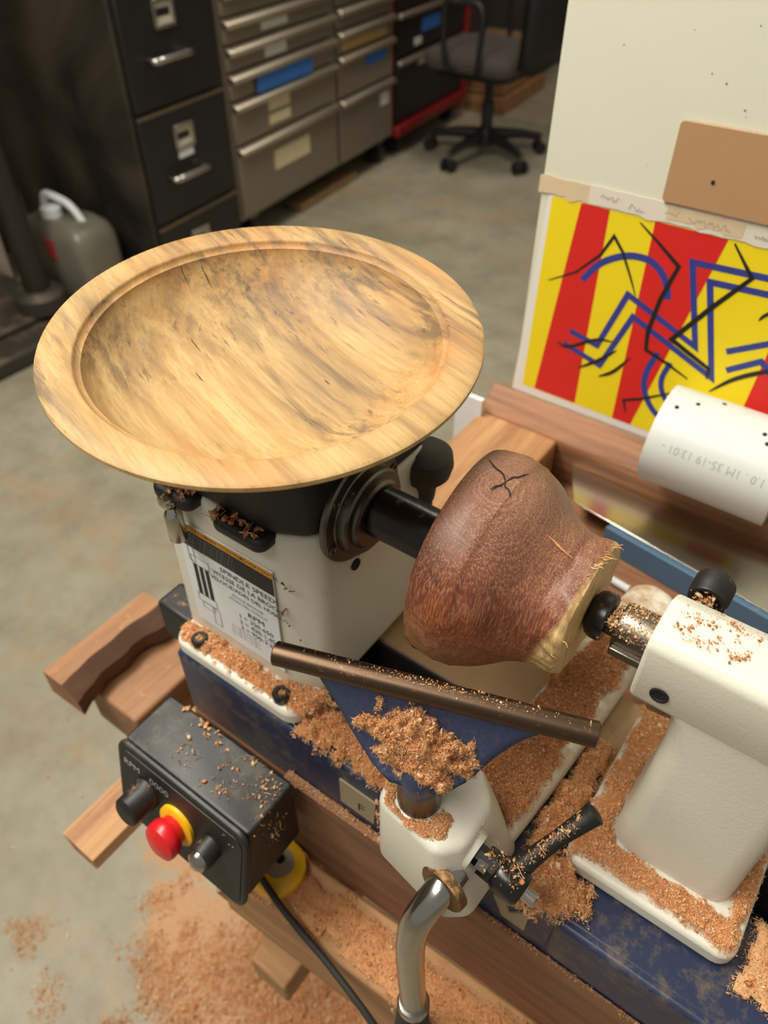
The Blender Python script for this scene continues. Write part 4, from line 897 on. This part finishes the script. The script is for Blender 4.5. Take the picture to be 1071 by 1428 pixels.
# loose bits
def loose(label, P, size, mat=None, mix=(.5, .3, .2)):
    P = np.array(P); V, F = build_bits(P, size*rng.lognormal(-.1, .4, len(P)), mix); return bits_obj('loose_shavings', label, V, F, mat or M_shav)
def area_pts(n, x0, x1, y0, y1, z, clump=0, zj=.0004):
    if clump:
        c = rng.uniform((x0, y0), (x1, y1), size=(clump, 2)); p = c[rng.integers(clump, size=n)]+rng.normal(0, min(x1-x0, y1-y0)*.06, size=(n, 2)); p = np.clip(p, (x0, y0), (x1, y1))
    else: p = rng.uniform((x0, y0), (x1, y1), size=(n, 2))
    return np.column_stack([p, np.full(n, z)+rng.uniform(0, zj, n)])
loose('curls and chips scattered on the black control box lid', np.concatenate([area_pts(90, -.112, -.012, -.138, -.101, -.0295, 22, .0012), area_pts(130, -.115, -.012, -.108, -.1, -.0295, 30, .0012), area_pts(60, -.05, -.01, -.14, -.1, -.0295, 8, .0012)]), .0021)
loose('chips stuck to the right side of the control box', np.column_stack([np.full(40, -.0070), rng.normal(-.122, .008, 40), rng.normal(-.055, .012, 40)]), .0017)
loose('chips caught on the control box front bezel', np.column_stack([rng.choice([-.018, -.012, -.024], 34)+rng.normal(0, .0022, 34), np.full(34, -.1495), rng.uniform(-.082, -.036, 34)]), .0017)
loose('dust and chips sprinkled on the tailstock barrel top', area_pts(420, .170, .205, -.019, .006, .1884, 46, .0003), .0008, M_shavd, (.25, .35, .4))
q = rng.uniform(0, 1, (420, 2)); an = np.radians(60+q[:, 1]*100); xx = .1462+q[:, 0]*.0165
loose('fine shavings stuck on the grey tailstock quill', np.column_stack([xx, np.cos(an)*.0133, QZ+np.sin(an)*.0131]), .0009, None, (.3, .5, .2))
loose('shavings lodged between live centre and quill', np.column_stack([rng.uniform(.1410, .1458, 160), rng.normal(-.003, .005, 160), np.full(160, QZ+.0085)]), .0013)
loose('shavings caught inside the tailstock lock knob', np.column_stack([rng.normal(.1762, .0032, 120), np.full(120, .033), rng.normal(.1635, .0035, 120)]), .0018)
loose('shavings tangled on the right belt cover tab', np.concatenate([area_pts(420, -.078, -.042, -.067, -.058, .1606, 14, .003)]), .0019, M_shavd)
loose('shavings lodged on the left belt cover tab', area_pts(160, -.128, -.1, -.067, -.058, .1606, 8, .003), .0017, M_shavd)
t = rng.uniform(.05, .75, 240); lp = np.array([(.1505, -.096, .0485), (.1545, -.085, .0515), (.1625, -.068, .058), (.170, -.0555, .066), (.1735, -.0495, .0705)])
li = np.column_stack([np.interp(t, np.linspace(0, 1, 5), lp[:, k]) for k in range(3)]); li[:, 2] += .0052; li[:, :2] += rng.normal(0, .0016, (240, 2))
loose('fine shavings clinging to the black ratchet lever', li, .0014, None, (.4, .4, .2))
loose('shavings dusting the lever hub', np.column_stack([rng.uniform(.136, .158, 130), rng.normal(-.098, .0035, 130), np.full(130, .0593)-rng.uniform(0, .003, 130)]), .0013)
t = np.clip(rng.normal(.55, .2, 420), .1, .97); s_ = rng.normal(0, .3, 420)
loose('fine sawdust along the top of the steel rest bar', np.column_stack([.0139+.9441*.1577*t+np.sin(s_)*.0021, -.1148+.3297*.1577*t-np.sin(s_)*.0059, .155+np.cos(s_)*.0064]), .0006, None, (.1, .4, .5))
loose('reddish chips stuck on the headstock corner', np.column_stack([np.array([-.034, -.033, -.030, -.036, -.0365, -.012, -.010, -.028, -.034]), np.array([-.058, -.058, -.057, -.059, -.059, -.047, -.0465, -.056, -.0585]), np.array([.118, .119, .1175, .097, .095, .119, .118, .07, .083])]), .0024, mat_shavings('red_brown_chips', [(0, (120, 56, 40)), (1, (196, 120, 84))]), (.3, .2, .5))
loose('sawdust crumbs beside the lever boss on the white tool rest slide', np.column_stack([rng.normal(.1205, .0035, 420), rng.normal(-.090, .0045, 420), np.full(420, .0662)]), .0008, None, (.2, .4, .4))
loose('stray curls dangling over the bed front by the lever', np.column_stack([rng.uniform(.148, .168, 60), np.full(60, -.0835), rng.uniform(-.022, .002, 60)]), .0034)
loose('shavings dropping from the bed front beside the plaque', np.column_stack([rng.normal(.056, .0022, 70), np.full(70, -.0835), rng.uniform(-.06, -.004, 70)]), .0022)
fl = np.array([tuple(W(a, b, -.889)) for a, b in rng.uniform((-1.1, -.4), (-.25, .5), size=(130, 2))]); loose('chips strewn singly across the concrete floor', fl, .0045)
